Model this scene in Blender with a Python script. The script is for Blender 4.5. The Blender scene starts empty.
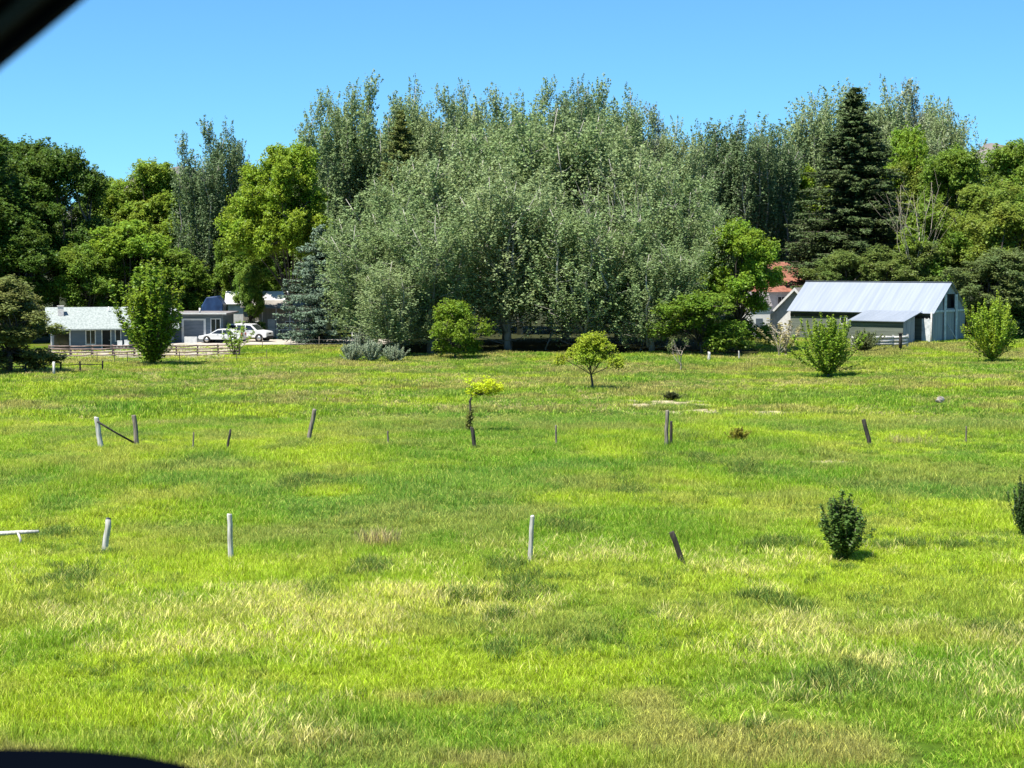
import bpy, bmesh, math, random
import numpy as np
from mathutils import Vector, Matrix
PI = math.pi
scene = bpy.context.scene
COL = scene.collection
random.seed(5)
RNG = np.random.default_rng(11)

# ------------------------------------------------------------------ camera model
F = 1849.0; EYE = 9.0; TH = math.atan(124 / F)
def W(px, py, D):
    dx = (px - 512) / F; dy = (384 - py) / F
    fy = math.cos(TH) + dy * math.sin(TH); fz = -math.sin(TH) + dy * math.cos(TH)
    t = D / fy
    return Vector((dx * t, D, EYE + fz * t))
def sstep(a, b, x):
    t = np.clip((x - a) / (b - a), 0, 1); return t * t * (3 - 2 * t)
_perm = np.random.default_rng(3).random((256, 256))
def vnoise(x, y, s, off=0.0):
    x = np.asarray(x, float) / s + 57.3 + off; y = np.asarray(y, float) / s + 91.7 + off * 1.7
    xi = np.floor(x).astype(int); yi = np.floor(y).astype(int)
    fx = x - xi; fy = y - yi; fx = fx * fx * (3 - 2 * fx); fy = fy * fy * (3 - 2 * fy)
    g = lambda a, b: _perm[a % 256, b % 256]
    return (g(xi, yi) * (1 - fx) + g(xi + 1, yi) * fx) * (1 - fy) + (g(xi, yi + 1) * (1 - fx) + g(xi + 1, yi + 1) * fx) * fy
def hgt(x, y):
    x = np.asarray(x, float); y = np.asarray(y, float)
    bank = 7.55 * (1 - sstep(0, 1, (y - 4.0) / 20.0) * 0.35 - np.clip((y - 4.0) / 18.0, 0, 1) * 0.65)
    bank = np.where(y < 4, 7.55, np.where(y > 24, 0, bank))
    und = (vnoise(x, y, 14) - .5) * .34 + (vnoise(x, y, 5, 3) - .5) * .16
    und = und * sstep(20, 32, y)
    rise = sstep(172, 194, y) * (sstep(-43, -33, x) * .75 - .28)
    return bank + und * (1 - sstep(178, 190, y)) + rise
def H(x, y): return float(hgt(x, y))
def G(px, py):
    """ground point seen at a pixel"""
    D = 9 * F / max(py - 260, 5)
    for _ in range(12):
        p = W(px, py, D); e = p.z - H(p.x, D)
        D += e * D / 9.0 * .8
    p = W(px, py, D); return Vector((p.x, D, H(p.x, D)))
PX = lambda D: F / D

# ------------------------------------------------------------------ materials
def mat(name, build=None):
    m = bpy.data.materials.new(name); m.use_nodes = True
    return m
def N(m, t, **kw):
    n = m.node_tree.nodes.new(t)
    for k, v in kw.items():
        if k in n.inputs: n.inputs[k].default_value = v
        else: setattr(n, k, v)
    return n
def L(m, a, b): m.node_tree.links.new(a, b)
def surf(name, c1, c2, scale=(3, 3, 3), rough=.7, metal=0, bump=0.0, detail=5, spec=.4, contrast=(.35, .65)):
    m = mat(name); b = m.node_tree.nodes['Principled BSDF']
    b.inputs['Roughness'].default_value = rough; b.inputs['Metallic'].default_value = metal
    b.inputs['Specular IOR Level'].default_value = spec
    tc = N(m, 'ShaderNodeTexCoord'); mp = N(m, 'ShaderNodeMapping'); mp.inputs['Scale'].default_value = scale
    L(m, tc.outputs['Object'], mp.inputs['Vector'])
    no = N(m, 'ShaderNodeTexNoise'); no.inputs['Scale'].default_value = 1; no.inputs['Detail'].default_value = detail
    L(m, mp.outputs[0], no.inputs['Vector'])
    r = N(m, 'ShaderNodeValToRGB'); r.color_ramp.elements[0].color = (*c1, 1); r.color_ramp.elements[1].color = (*c2, 1)
    r.color_ramp.elements[0].position = contrast[0]; r.color_ramp.elements[1].position = contrast[1]
    L(m, no.outputs['Fac'], r.inputs[0]); L(m, r.outputs[0], b.inputs['Base Color'])
    if bump:
        bp = N(m, 'ShaderNodeBump'); bp.inputs['Strength'].default_value = bump; bp.inputs['Distance'].default_value = .03
        L(m, no.outputs['Fac'], bp.inputs['Height']); L(m, bp.outputs[0], b.inputs['Normal'])
    return m
def leafmat(name, backpale=0.0, transl=.35, rough=.5, attr=None):
    m = mat(name); nt = m.node_tree; b = nt.nodes['Principled BSDF']; out = nt.nodes['Material Output']
    if attr:
        src = N(m, 'ShaderNodeAttribute'); src.attribute_type = 'INSTANCER'; src.attribute_name = attr; col = src.outputs['Color']
    else:
        src = N(m, 'ShaderNodeObjectInfo'); col = src.outputs['Color']
    ge = N(m, 'ShaderNodeNewGeometry')
    tc = N(m, 'ShaderNodeTexCoord')
    no = N(m, 'ShaderNodeTexNoise'); no.inputs['Scale'].default_value = .55; no.inputs['Detail'].default_value = 2
    L(m, tc.outputs['Object'], no.inputs['Vector'])
    hs = N(m, 'ShaderNodeHueSaturation')
    mr = N(m, 'ShaderNodeMapRange'); mr.inputs['To Min'].default_value = .62; mr.inputs['To Max'].default_value = 1.5
    L(m, ge.outputs['Random Per Island'], mr.inputs['Value'])
    mr2 = N(m, 'ShaderNodeMapRange'); mr2.inputs['From Min'].default_value = .3; mr2.inputs['From Max'].default_value = .7
    mr2.inputs['To Min'].default_value = .515; mr2.inputs['To Max'].default_value = .482
    L(m, no.outputs['Fac'], mr2.inputs['Value'])
    L(m, mr.outputs[0], hs.inputs['Value'])
    if attr:
        mr.inputs['To Min'].default_value = .3; mr.inputs['To Max'].default_value = 1.75
        wn = N(m, 'ShaderNodeMath'); wn.operation = 'MULTIPLY'; wn.inputs[1].default_value = 37.7; L(m, ge.outputs['Random Per Island'], wn.inputs[0])
        fr_ = N(m, 'ShaderNodeMath'); fr_.operation = 'FRACT'; L(m, wn.outputs[0], fr_.inputs[0])
        gt = N(m, 'ShaderNodeMapRange'); gt.inputs['From Min'].default_value = .78; gt.inputs['From Max'].default_value = .95; gt.inputs['To Max'].default_value = .75; L(m, fr_.outputs[0], gt.inputs['Value'])
        ms_ = N(m, 'ShaderNodeMix'); ms_.data_type = 'RGBA'; ms_.inputs[7].default_value = (.62, .6, .14, 1); L(m, gt.outputs[0], ms_.inputs[0]); L(m, col, ms_.inputs[6]); col = ms_.outputs[2]
    if not attr: L(m, mr2.outputs[0], hs.inputs['Hue'])
    L(m, col, hs.inputs['Color']); c = hs.outputs[0]
    if backpale:
        mx = N(m, 'ShaderNodeMix'); mx.data_type = 'RGBA'; mx.inputs[7].default_value = (.3, .37, .2, 1)
        mu = N(m, 'ShaderNodeMath'); mu.operation = 'MULTIPLY'; mu.inputs[1].default_value = backpale
        L(m, ge.outputs['Backfacing'], mu.inputs[0]); L(m, mu.outputs[0], mx.inputs[0]); L(m, c, mx.inputs[6]); c = mx.outputs[2]
    L(m, c, b.inputs['Base Color']); b.inputs['Roughness'].default_value = rough
    b.inputs['Specular IOR Level'].default_value = .22
    tr = N(m, 'ShaderNodeBsdfTranslucent')
    hs2 = N(m, 'ShaderNodeHueSaturation'); hs2.inputs['Value'].default_value = 1.5; hs2.inputs['Hue'].default_value = .485
    L(m, c, hs2.inputs['Color']); L(m, hs2.outputs[0], tr.inputs['Color'])
    ms = N(m, 'ShaderNodeMixShader'); ms.inputs[0].default_value = transl
    L(m, b.outputs[0], ms.inputs[1]); L(m, tr.outputs[0], ms.inputs[2]); L(m, ms.outputs[0], out.inputs['Surface'])
    return m
M_LEAF = leafmat('leaf', transl=.38)
M_SILVER = leafmat('silver_leaf', backpale=.34, transl=.28, rough=.6)
M_NEEDLE = leafmat('needle', transl=.12, rough=.6)
M_GRASS = leafmat('grass_blade', transl=.42, rough=.55, attr='tint')
M_BARK = surf('bark', (.045, .035, .028), (.12, .1, .08), (2, 2, .5), .9, bump=.6)
M_PALEBARK = surf('pale_bark', (.2, .19, .16), (.42, .4, .35), (3, 3, .7), .8, bump=.4)
M_DEAD = surf('dead_wood', (.28, .23, .17), (.5, .44, .35), (3, 3, 1), .85, bump=.3)
M_POSTW = surf('white_weathered_wood', (.3, .29, .26), (.62, .61, .57), (14, 14, 2), .8, bump=.5)
M_POSTG = surf('grey_wood', (.1, .085, .065), (.27, .235, .19), (14, 14, 2), .85, bump=.5)
M_POSTD = surf('dark_wood', (.02, .018, .016), (.07, .06, .05), (14, 14, 2), .85, bump=.5)
M_RAIL = surf('brown_rail_wood', (.14, .1, .09), (.3, .23, .2), (2, 8, 8), .85, bump=.3)
M_SHINGLE = surf('pale_shingle', (.2, .23, .22), (.32, .355, .34), (6, 4, 4), .85, bump=.2)
M_SLATE = surf('slate_blue_siding', (.085, .115, .145), (.115, .15, .18), (.4, .4, 6), .75, bump=.15)
M_WHITE = surf('white_paint', (.5, .5, .49), (.62, .62, .6), (3, 3, 3), .6)
M_GLASS = surf('window_glass', (.012, .015, .02), (.03, .035, .04), (1, 1, 1), .08, spec=.6)
M_DARK = surf('near_black', (.01, .01, .01), (.02, .02, .02), (1, 1, 1), .9)  # near-black; paints the shade in the porch and the loft
M_BEIGE = surf('beige_siding', (.18, .165, .135), (.25, .23, .19), (5, 5, .4), .8)
M_CHIM = surf('pale_chimney_brick', (.5, .46, .44), (.68, .64, .62), (4, 4, 8), .8, bump=.2)
M_GREYB = surf('weathered_grey_board', (.2, .22, .23), (.4, .42, .43), (7, 7, .25), .85, bump=.4, contrast=(.3, .7))
M_GREENB = surf('grey_green_board', (.085, .1, .08), (.15, .17, .14), (.3, .3, 7), .85, bump=.3)
M_RED = surf('faded_red_shingle', (.2, .075, .05), (.33, .14, .095), (2, 2, 4), .85, bump=.2)
M_GREYR = surf('grey_shingle', (.14, .13, .13), (.24, .22, .22), (2, 2, 4), .85, bump=.2)
M_TARP = surf('blue_tarp', (.012, .03, .09), (.03, .07, .18), (1, 1, 1), .45, bump=.5)
M_GRAVEL = surf('pale_gravel', (.3, .27, .22), (.46, .42, .36), (1.3, 1.3, 1.3), .95, bump=.5, detail=9)
M_TROOF = surf('shaded_pale_roof', (.16, .15, .13), (.25, .23, .2), (1, 1, 1), .8)  # whitish trailer roof with the tree's shade put into its colour
M_YARD = surf('dry_yard', (.24, .22, .14), (.42, .38, .31), (.6, .6, .6), .95, bump=.4, detail=9)
M_ASPHALT = surf('asphalt', (.04, .04, .042), (.07, .07, .07), (6, 6, 6), .9, bump=.3, detail=9)
M_LINE = surf('road_paint', (.6, .58, .5), (.78, .76, .7), (9, 9, 9), .7)
M_METAL = surf('galvanised_metal', (.3, .3, .3), (.45, .45, .45), (3, 3, 3), .5, metal=.7)
M_HILL = surf('rocky_hill', (.1, .1, .105), (.19, .165, .155), (.006, .006, .012), 1, detail=9)
M_CARW = surf('white_car_paint', (.6, .6, .6), (.66, .66, .66), (1, 1, 1), .25, spec=.5)
M_CARB = surf('dark_blue_car_paint', (.0012, .002, .004), (.0018, .003, .006), (1, 1, 1), .4, spec=.0)
M_TYRE = surf('tyre_rubber', (.015, .015, .015), (.03, .03, .03), (9, 9, 9), .85)
M_RUBBER = surf('seal_rubber', (.006, .006, .006), (.01, .01, .01), (9, 9, 9), .9, spec=.1)
M_TRIM = surf('olive_grey_trim', (.05, .052, .035), (.06, .062, .042), (60, 60, 60), .95, spec=.1)
M_RIM = surf('wheel_alloy', (.4, .4, .4), (.5, .5, .5), (9, 9, 9), .35, metal=.8)
M_LAMP = surf('lamp_lens', (.5, .5, .52), (.6, .6, .62), (9, 9, 9), .1)
M_REDL = surf('red_lens', (.3, .01, .01), (.4, .02, .02), (9, 9, 9), .2)
M_ROCK = surf('pale_rock', (.16, .14, .12), (.42, .4, .36), (3, 3, 3), .9, bump=.6)
# corrugated steel roof: ribs running down the slope
def steelroof():
    m = surf('pale_steel_roof', (.235, .27, .325), (.28, .315, .37), (2.5, .2, .2), .42, metal=.15, spec=.5)
    nt = m.node_tree; b = nt.nodes['Principled BSDF']
    tc = N(m, 'ShaderNodeTexCoord'); w = N(m, 'ShaderNodeTexWave'); w.wave_profile = 'SIN'; w.inputs['Scale'].default_value = .7
    w.bands_direction = 'X'; L(m, tc.outputs['Object'], w.inputs['Vector'])
    bp = N(m, 'ShaderNodeBump'); bp.inputs['Strength'].default_value = .2; bp.inputs['Distance'].default_value = .05
    L(m, w.outputs['Fac'], bp.inputs['Height']); L(m, bp.outputs[0], b.inputs['Normal'])
    return m
M_STEEL = steelroof()

# ------------------------------------------------------------------ object helpers
def tag(o, label=None, cat=None, group=None, kind=None):
    if label: o['label'] = label
    if cat: o['category'] = cat
    if group: o['group'] = group
    if kind: o['kind'] = kind
    return o
def link(o, parent=None):
    COL.objects.link(o)
    if parent is not None: o.parent = parent
    return o
def empty(name, loc, rz=0, label=None, cat=None, group=None):
    o = bpy.data.objects.new(name, None); o.location = loc; o.rotation_euler = (0, 0, rz)
    o.empty_display_size = .3
    return tag(link(o), label, cat, group)
class MB:
    """collects simple shapes into one mesh"""
    def __init__(s): s.v = []; s.f = []; s.sm = []
    def add(s, vs, fs, smooth=False):
        k = len(s.v); s.v += [tuple(v) for v in vs]; s.f += [tuple(i + k for i in f) for f in fs]; s.sm += [smooth] * len(fs); return s
    def box(s, x0, x1, y0, y1, z0, z1):
        return s.add([(x0, y0, z0), (x1, y0, z0), (x1, y1, z0), (x0, y1, z0), (x0, y0, z1), (x1, y0, z1), (x1, y1, z1), (x0, y1, z1)],
                     [(0, 3, 2, 1), (4, 5, 6, 7), (0, 1, 5, 4), (1, 2, 6, 5), (2, 3, 7, 6), (3, 0, 4, 7)])
    def prism(s, poly, a, b, axis='x'):
        """poly in the plane across axis, extruded from a to b. axis x: poly=(y,z); axis y: poly=(x,z); axis z: (x,y)"""
        P = {'x': lambda t, p: (t, p[0], p[1]), 'y': lambda t, p: (p[0], t, p[1]), 'z': lambda t, p: (p[0], p[1], t)}[axis]
        n = len(poly); vs = [P(a, p) for p in poly] + [P(b, p) for p in poly]
        fs = [tuple(range(n))[::-1], tuple(range(n, 2 * n))] + [(i, (i + 1) % n, n + (i + 1) % n, n + i) for i in range(n)]
        return s.add(vs, fs)
    def tube(s, pts, rad, seg=6):
        pts = [Vector(p) for p in pts]; k = len(s.v); n = len(pts); vs = []; fs = []
        for i, p in enumerate(pts):
            d = (pts[min(i + 1, n - 1)] - pts[max(i - 1, 0)]).normalized()
            a = d.cross(Vector((0, 0, 1)) if abs(d.z) < .9 else Vector((1, 0, 0))).normalized(); b = d.cross(a)
            r = rad[i] if hasattr(rad, '__len__') else rad
            for j in range(seg):
                t = 2 * PI * j / seg; vs.append(p + (a * math.cos(t) + b * math.sin(t)) * r)
        for i in range(n - 1):
            for j in range(seg):
                fs.append((i * seg + j, i * seg + (j + 1) % seg, (i + 1) * seg + (j + 1) % seg, (i + 1) * seg + j))
        fs.append(tuple(range(seg))[::-1]); fs.append(tuple((n - 1) * seg + j for j in range(seg)))
        return s.add(vs, fs, True)
    def lathe(s, prof, c, axis='y', seg=20):
        """prof: (r, t) pairs around axis through c"""
        vs = []; fs = []; n = len(prof)
        for r, t in prof:
            for j in range(seg):
                a = 2 * PI * j / seg; u, w = r * math.cos(a), r * math.sin(a)
                vs.append({'y': (c[0] + u, c[1] + t, c[2] + w), 'x': (c[0] + t, c[1] + u, c[2] + w), 'z': (c[0] + u, c[1] + w, c[2] + t)}[axis])
        for i in range(n - 1):
            for j in range(seg): fs.append((i * seg + j, i * seg + (j + 1) % seg, (i + 1) * seg + (j + 1) % seg, (i + 1) * seg + j))
        fs.append(tuple(range(seg))); fs.append(tuple((n - 1) * seg + j for j in range(seg)))
        return s.add(vs, fs, True)
    def mesh(s, name, m, bevel=0):
        me = bpy.data.meshes.new(name); me.from_pydata(s.v, [], s.f)
        me.polygons.foreach_set('use_smooth', s.sm)
        bm = bmesh.new(); bm.from_mesh(me)
        if bevel:
            eds = [e for e in bm.edges if len(e.link_faces) == 2 and e.calc_face_angle(0) > .5]
            bmesh.ops.bevel(bm, geom=eds, offset=bevel, segments=2, affect='EDGES', profile=.5)
        bmesh.ops.recalc_face_normals(bm, faces=bm.faces); bm.to_mesh(me); bm.free()
        me.materials.append(m); return me
    def build(s, name, m, parent=None, bevel=0, loc=None, rot=None):
        o = bpy.data.objects.new(name, s.mesh(name, m, bevel)); link(o, parent)
        if loc is not None: o.location = loc
        if rot is not None: o.rotation_euler = rot
        return o
def np_mesh(name, V, Fq, m):
    me = bpy.data.meshes.new(name); nf = len(Fq); k = Fq.shape[1]
    me.vertices.add(len(V)); me.vertices.foreach_set('co', np.asarray(V, np.float32).ravel())
    me.loops.add(nf * k); me.loops.foreach_set('vertex_index', np.asarray(Fq, np.int32).ravel())
    me.polygons.add(nf); me.polygons.foreach_set('loop_start', np.arange(nf, dtype=np.int32) * k)
    me.update(calc_edges=True); me.materials.append(m); return me

# ------------------------------------------------------------------ foliage generators
def unit(a): return a / (np.linalg.norm(a, axis=1, keepdims=True) + 1e-9)
def leaf_cards(pos, size, rng, up=.5, aspect=.6, out=None):
    n = len(pos)
    nr = rng.normal(size=(n, 3)); nr = unit(nr); nr[:, 2] = np.abs(nr[:, 2]) if up > 0 else nr[:, 2]
    nr[:, 2] += up
    if out is not None: nr += out * .5
    nr = unit(nr)
    u = unit(np.cross(nr, rng.normal(size=(n, 3)))); v = np.cross(nr, u)
    s = (size * (.65 + .7 * rng.random(n)))[:, None] * .5
    fl = np.where(rng.random(n) < .5, 1., -1.)[:, None]      # half the leaves show their underside
    bend = nr * s * .35
    V = np.stack([pos - u * s + bend, pos + v * s * aspect * fl, pos + u * s + bend, pos - v * s * aspect * fl], 1).reshape(-1, 3)
    return V, np.arange(4 * n, dtype=np.int32).reshape(n, 4)
def clump_pos(C, k, sig, rng, ax=None, ln=0.0):
    n = len(C); c = np.repeat(C, k, 0); g = unit(rng.normal(size=(n * k, 3))) * (rng.random(n * k) ** .45)[:, None]
    sg = sig if np.ndim(sig) == 0 or np.ndim(sig) == 1 and len(sig) == 3 else np.repeat(sig, k, 0)
    p = c + g * sg
    if ax is not None:
        a = np.repeat(ax, k, 0); t = rng.uniform(-1, 1, n * k)[:, None]
        p = c + g * sg * (1 - .75 * np.clip(t, -.2, 1)) + a * t * ln
    return p, g
def limb(mb, a, b, r0, r1, rng, sag=.12, seg=5, n=5):
    a = np.array(a, float); b = np.array(b, float); d = b - a; l = np.linalg.norm(d)
    pts = []; rr = []
    w = rng.normal(size=3) * l * .06
    for i in range(n + 1):
        t = i / n; p = a + d * t + w * math.sin(PI * t) + np.array([0, 0, -sag * l * math.sin(PI * t) * .5]) + rng.normal(size=3) * l * .012
        if i == 0: p = a
        if i == n: p = b
        pts.append(p); rr.append(r0 + (r1 - r0) * t)
    mb.tube(pts, rr, seg); return pts
def gen_plume(Ht, Wd, leaders, base, rng, leafsz, density, low=.12, lean=.25, spread=1.0, fat=.33):
    """upright poplar: several leaders, each clad in upward plumes"""
    mb = MB(); Cs = []; As = []; Ls = []
    mb.tube([(0, 0, -.2), (.05, 0, Ht * .12), (.1, .05, Ht * .3)], [Ht * .016, Ht * .013, Ht * .01], 7)
    for i in range(leaders):
        a = 2 * PI * (i + rng.random() * .8) / leaders; rr = Wd * .5 * (0.1 if i == 0 else rng.uniform(.35, .8)) * spread
        top = Ht * ((1.0 if i == 0 else rng.uniform(.86, 1.0)) - .18 * (rr / (Wd * .5)) ** 2)
        end = np.array([rr * math.cos(a), rr * math.sin(a), top]); st = np.array([rr * .08 * math.cos(a), rr * .08 * math.sin(a), Ht * rng.uniform(.05, .22)])
        pts = limb(mb, st, end, Ht * .008, .02, rng, sag=.1, n=7); pts = np.array(pts)
        nw = max(10, int(density * top))
        t = rng.random(nw) ** .8; t = low + (1 - low) * t
        idx = np.clip((t * 7).astype(int), 0, 6); fr = t * 7 - idx
        c = pts[idx] * (1 - fr)[:, None] + pts[np.minimum(idx + 1, 7)] * fr[:, None]
        rad = Wd * fat * np.sqrt(np.clip(1.08 - t, .03, 1)) * rng.uniform(.25, 1, nw)
        b = rng.random(nw) * 2 * PI
        off = np.stack([np.cos(b) * rad, np.sin(b) * rad, rng.uniform(-.3, .1, nw) * rad], 1)
        ax = unit(np.stack([np.cos(b) * lean, np.sin(b) * lean, np.ones(nw)], 1) + rng.normal(size=(nw, 3)) * .16)
        Cs.append(c + off); As.append(ax)
        for q in range(0, nw, 3): limb(mb, c[q] - np.array([0, 0, rad[q] * .6]), c[q] + off[q], .035, .012, rng, n=2, seg=4)
    C = np.concatenate(Cs); A = np.concatenate(As); keep = C[:, 2] > base; C = C[keep]; A = A[keep]
    k = 34; p, g = clump_pos(C, k, np.array([.36, .36, .36]) * rng.uniform(.7, 1.35, (len(C), 1)), rng, A, 1.15)
    g = g + .4 * np.repeat(unit(C * np.array([1, 1, 0])), k, 0)
    V, Fq = leaf_cards(p, leafsz, rng, up=.15, aspect=.62, out=g)
    return mb, V, Fq
def gen_broad(Ht, Wd, base, nl, rng, leafsz, dens=1.0, k=26, cl=.5, trunk=.019, fork=.25, tx=0.0, lobe=(.16, .3)):
    """spreading broadleaf: many overlapping uneven lobes of leaf clumps carried by forking limbs"""
    mb = MB(); r = Wd / 2; cz = base + (Ht - base) * .48; hz = (Ht - base) / 2
    tr = [(tx, 0, -.3), (tx + .02 * Ht, 0, Ht * .1), (tx * .6, .01 * Ht, Ht * fork)]
    mb.tube(tr, [Ht * trunk * 1.25, Ht * trunk, Ht * trunk * .8], 8)
    Cs = []; ph = rng.random(6) * 6.28
    for i in range(nl):
        d = rng.normal(size=3); d /= np.linalg.norm(d)
        if d[2] < -.5: d[2] *= .5
        q = rng.uniform(.25, 1) ** .5; az_ = math.atan2(d[1], d[0])
        q *= 1 + .16 * math.sin(2 * az_ + ph[0]) + .13 * math.sin(3 * az_ + ph[1] + 3 * d[2]) + .1 * math.sin(5 * d[2] + ph[2])
        lr = rng.uniform(*lobe) * min(r, hz)
        c = np.array([d[0] * (r - lr) * q, d[1] * (r - lr) * q, cz + d[2] * (hz - lr) * q])
        if i < 6: a_ = i * 1.05 + ph[3]; q_ = rng.uniform(.1, .42) if i else .08; lr *= 1.1; c = np.array([math.cos(a_) * r * q_, math.sin(a_) * r * q_, Ht - lr * 1.1 - hz * 1.1 * q_ ** 2 - rng.random() * .06 * Ht])
        if i >= 6 and i % 4 == 0 and base < .06 * Ht: a_ = rng.random() * 6.28; q_ = rng.uniform(.3, .95); c = np.array([math.cos(a_) * (r - lr) * q_, math.sin(a_) * (r - lr) * q_, base + lr * .9 + .1 * Ht * rng.random()])
        Cs.append((c, lr))
    allc = []
    for m_, (c, lr) in enumerate(Cs):
        f0 = np.array(tr[2]) * rng.uniform(.8, 1)
        if nl >= 50 and m_ % 4: f0 = min((Cs[q_][0] for q_ in range(0, nl, 4)), key=lambda w_: np.linalg.norm(w_ - c) + 3 * max(0, w_[2] - c[2]))
        limb(mb, f0, c, Ht * trunk * (.42 if m_ % 3 == 0 else .2), .03, rng, sag=-.12, n=5)
        n = int(dens * 4 * PI * lr * lr / (cl * cl)) + 4
        d = unit(rng.normal(size=(n, 3)))
        pp = c + d * (lr * rng.uniform(.35, 1.25, n))[:, None] * np.array([1, 1, .95])
        allc.append(pp)
        for q in range(0, n, 7): limb(mb, c, pp[q], .04, .012, rng, n=2, seg=4)
    C = np.concatenate(allc); C[:, 2] = np.maximum(C[:, 2], base * .7)
    sg = cl * rng.uniform(.4, 1.25, len(C))[:, None] * np.array([1, 1, .9])
    p, g = clump_pos(C, k, sg, rng)
    V, Fq = leaf_cards(p, leafsz, rng, up=.4, aspect=.6, out=g)
    return mb, V, Fq
def gen_shoots(Ht, Wd, rng, leafsz, shoots=60, low=.1, k=5, bush=.5, tops=1.0, trunk=.02, fork=.06, clsz=.12, vase=.6, stag=.5):
    """shrub or young tree: shoots fanning up from the base, each clothed in leaves to its tip"""
    mb = MB(); r = Wd / 2; P = []; O = []
    q0, q1 = rng.random(2) * 6.28; f = np.array([0, 0, Ht * fork]); mb.tube([(0, 0, -.2), (0, 0, Ht * fork)], [Ht * trunk, Ht * trunk * .8], 7)
    for i in range(shoots):
        a = 2.399 * i + rng.random() * .6; e = math.sqrt((i + .5) / shoots)
        # ovoid envelope, ragged at the rim
        el = rng.random() ** stag; lob = 1 + .22 * math.sin(2 * a + q0) + .16 * math.sin(5 * a + q1)
        rad = r * math.sin(PI * (.12 + .84 * el)) ** vase * e * rng.uniform(.6, 1.18) * lob; z = Ht * (low + (1 - low) * (1 - el * .0) * (1 - .72 * e ** 2.2 * rng.random() - .2 * (1 - el) * rng.random())) * rng.uniform(.8, 1.03) * (1 + .1 * math.sin(3 * a + q1)) * tops
        end = np.array([rad * math.cos(a), rad * math.sin(a), z]); mid = f * .5 + end * np.array([.78, .78, .42]); mid[2] += low * Ht * .3
        t = np.linspace(0, 1, 7)[:, None]; pts = (1 - t) ** 2 * f + 2 * t * (1 - t) * mid + t * t * end
        mb.tube(list(pts), list(np.linspace(Ht * trunk * .28, .006, 7)), 4)
        L_ = np.linalg.norm(end - f); n = int(L_ / leafsz * k) + 10
        s_ = low * .8 + (1 - low * .8) * rng.random(n) ** .8; x = s_[:, None]
        c = (1 - x) ** 2 * f + 2 * x * (1 - x) * mid + x * x * end
        w = (clsz * Ht * .5 * (1 - .8 * x) * rng.uniform(.4, 1.3) + leafsz * .4)
        P.append(c + unit(rng.normal(size=(n, 3))) * w * (rng.random(n) ** .5)[:, None]); O.append(unit(rng.normal(size=(n, 3))))
    P = np.concatenate(P); P[:, 2] = np.maximum(P[:, 2], .05); O = np.concatenate(O)
    V, Fq = leaf_cards(P, leafsz, rng, up=.35, aspect=.6, out=O * .5)
    return mb, V, Fq
def gen_spruce(Ht, Wd, rng, leafsz=.34, base=.04, droop=.3, step=.4, nb=8, pw=.8):
    mb = MB(); mb.tube([(0, 0, -.2), (0, 0, Ht * .5), (0, 0, Ht)], [Ht * .014, Ht * .008, .02], 7)
    P = []; O = []; z = base * Ht; 
    while z < Ht * .995:
        t = (z / Ht - base) / (1 - base); R = Wd / 2 * (1 - t) ** pw * (1 - .35 * max(0, .12 - t) / .12) + .12
        n = nb if t < .8 else 5
        for j in range(n):
            a = rng.random() * 2 * PI; l = R * rng.uniform(.5, 1.2); z_ = z; z = z_ + rng.uniform(-.5, .5) * step
            dr = droop * (1 - .9 * t) * rng.uniform(.7, 1.2)
            d = np.array([math.cos(a), math.sin(a), 0]); sd = np.array([-d[1], d[0], 0]); end = None
            m = int(36 * l) + 18; s = rng.random(m) ** .75
            w = (.1 + .26 * l * (1 - s) * np.minimum(1, s * 2.5)) * rng.uniform(-1, 1, m)
            zz = -dr * l * s + .55 * dr * l * s ** 2 + (.12 if t > .7 else 0) * s * l
            hang = -np.abs(rng.normal(size=m)) * (.1 + .03 * l)
            P.append(np.stack([d[0] * l * s + sd[0] * w, d[1] * l * s + sd[1] * w, z + zz + hang], 1))
            ss = np.array([0, .5, 1]); zs = -dr * l * ss + .55 * dr * l * ss ** 2
            mb.tube([(d[0] * l * q, d[1] * l * q, z + e) for q, e in zip(ss, zs)], [.05, .03, .01], 4)
            O.append(np.tile(d * .6, (m, 1)))
            z = z_
        z += step * (.55 + .75 * (1 - t)) * rng.uniform(.7, 1.25)
    P = np.concatenate(P); O = np.concatenate(O)
    V, Fq = leaf_cards(P, leafsz, rng, up=.35, aspect=.38, out=O)
    return mb, V, Fq

PROTO = {}
def proto(key, gen, leaf_m, bark_m, Ht, Wd):
    mb, V, Fq = gen
    t = mb.mesh('trunk', bark_m); c = np_mesh('crown', V, Fq, leaf_m)
    # true extent of the crown, so that placing by size is exact
    PROTO.setdefault(key, []).append((t, c, float(np.percentile(V[:, 2], 99.8)), float(np.percentile(np.abs(V[:, :2]), 98.5) * 2)))
def rg(s): return np.random.default_rng(s)
for s in range(4): proto('plume', gen_plume(24, 8, 10, 2.5, rg(s), .22, 5.2, fat=.26), M_SILVER, M_PALEBARK, 24, 7)
for s in range(4): proto('dome', gen_plume(18, 11, 13, .9 + .5 * (s % 2), rg(20 + s), .21, 5.4, low=.05, lean=.45, spread=1.05, fat=.28), M_SILVER, M_PALEBARK, 18, 11)
for s in range(4): proto('broad', gen_broad(19, 11, 2.0, 56, rg(40 + s), .25, dens=.8, lobe=(.13, .27)), M_LEAF, M_BARK, 19, 11)
for s in range(3): proto('leafy', gen_broad(12, 8, .5, 46, rg(60 + s), .21, cl=.42, dens=.75, lobe=(.13, .27)), M_LEAF, M_BARK, 12, 8)
proto('spruce', gen_spruce(28, 12.5, rg(70), pw=.8, nb=7, step=.26, leafsz=.3), M_NEEDLE, M_BARK, 28, 12)
proto('shade', gen_broad(19, 11.5, 3.7, 66, rg(49), .24, dens=.85, fork=.17, trunk=.011, lobe=(.13, .27), tx=1.2), M_LEAF, M_BARK, 19, 11)
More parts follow.
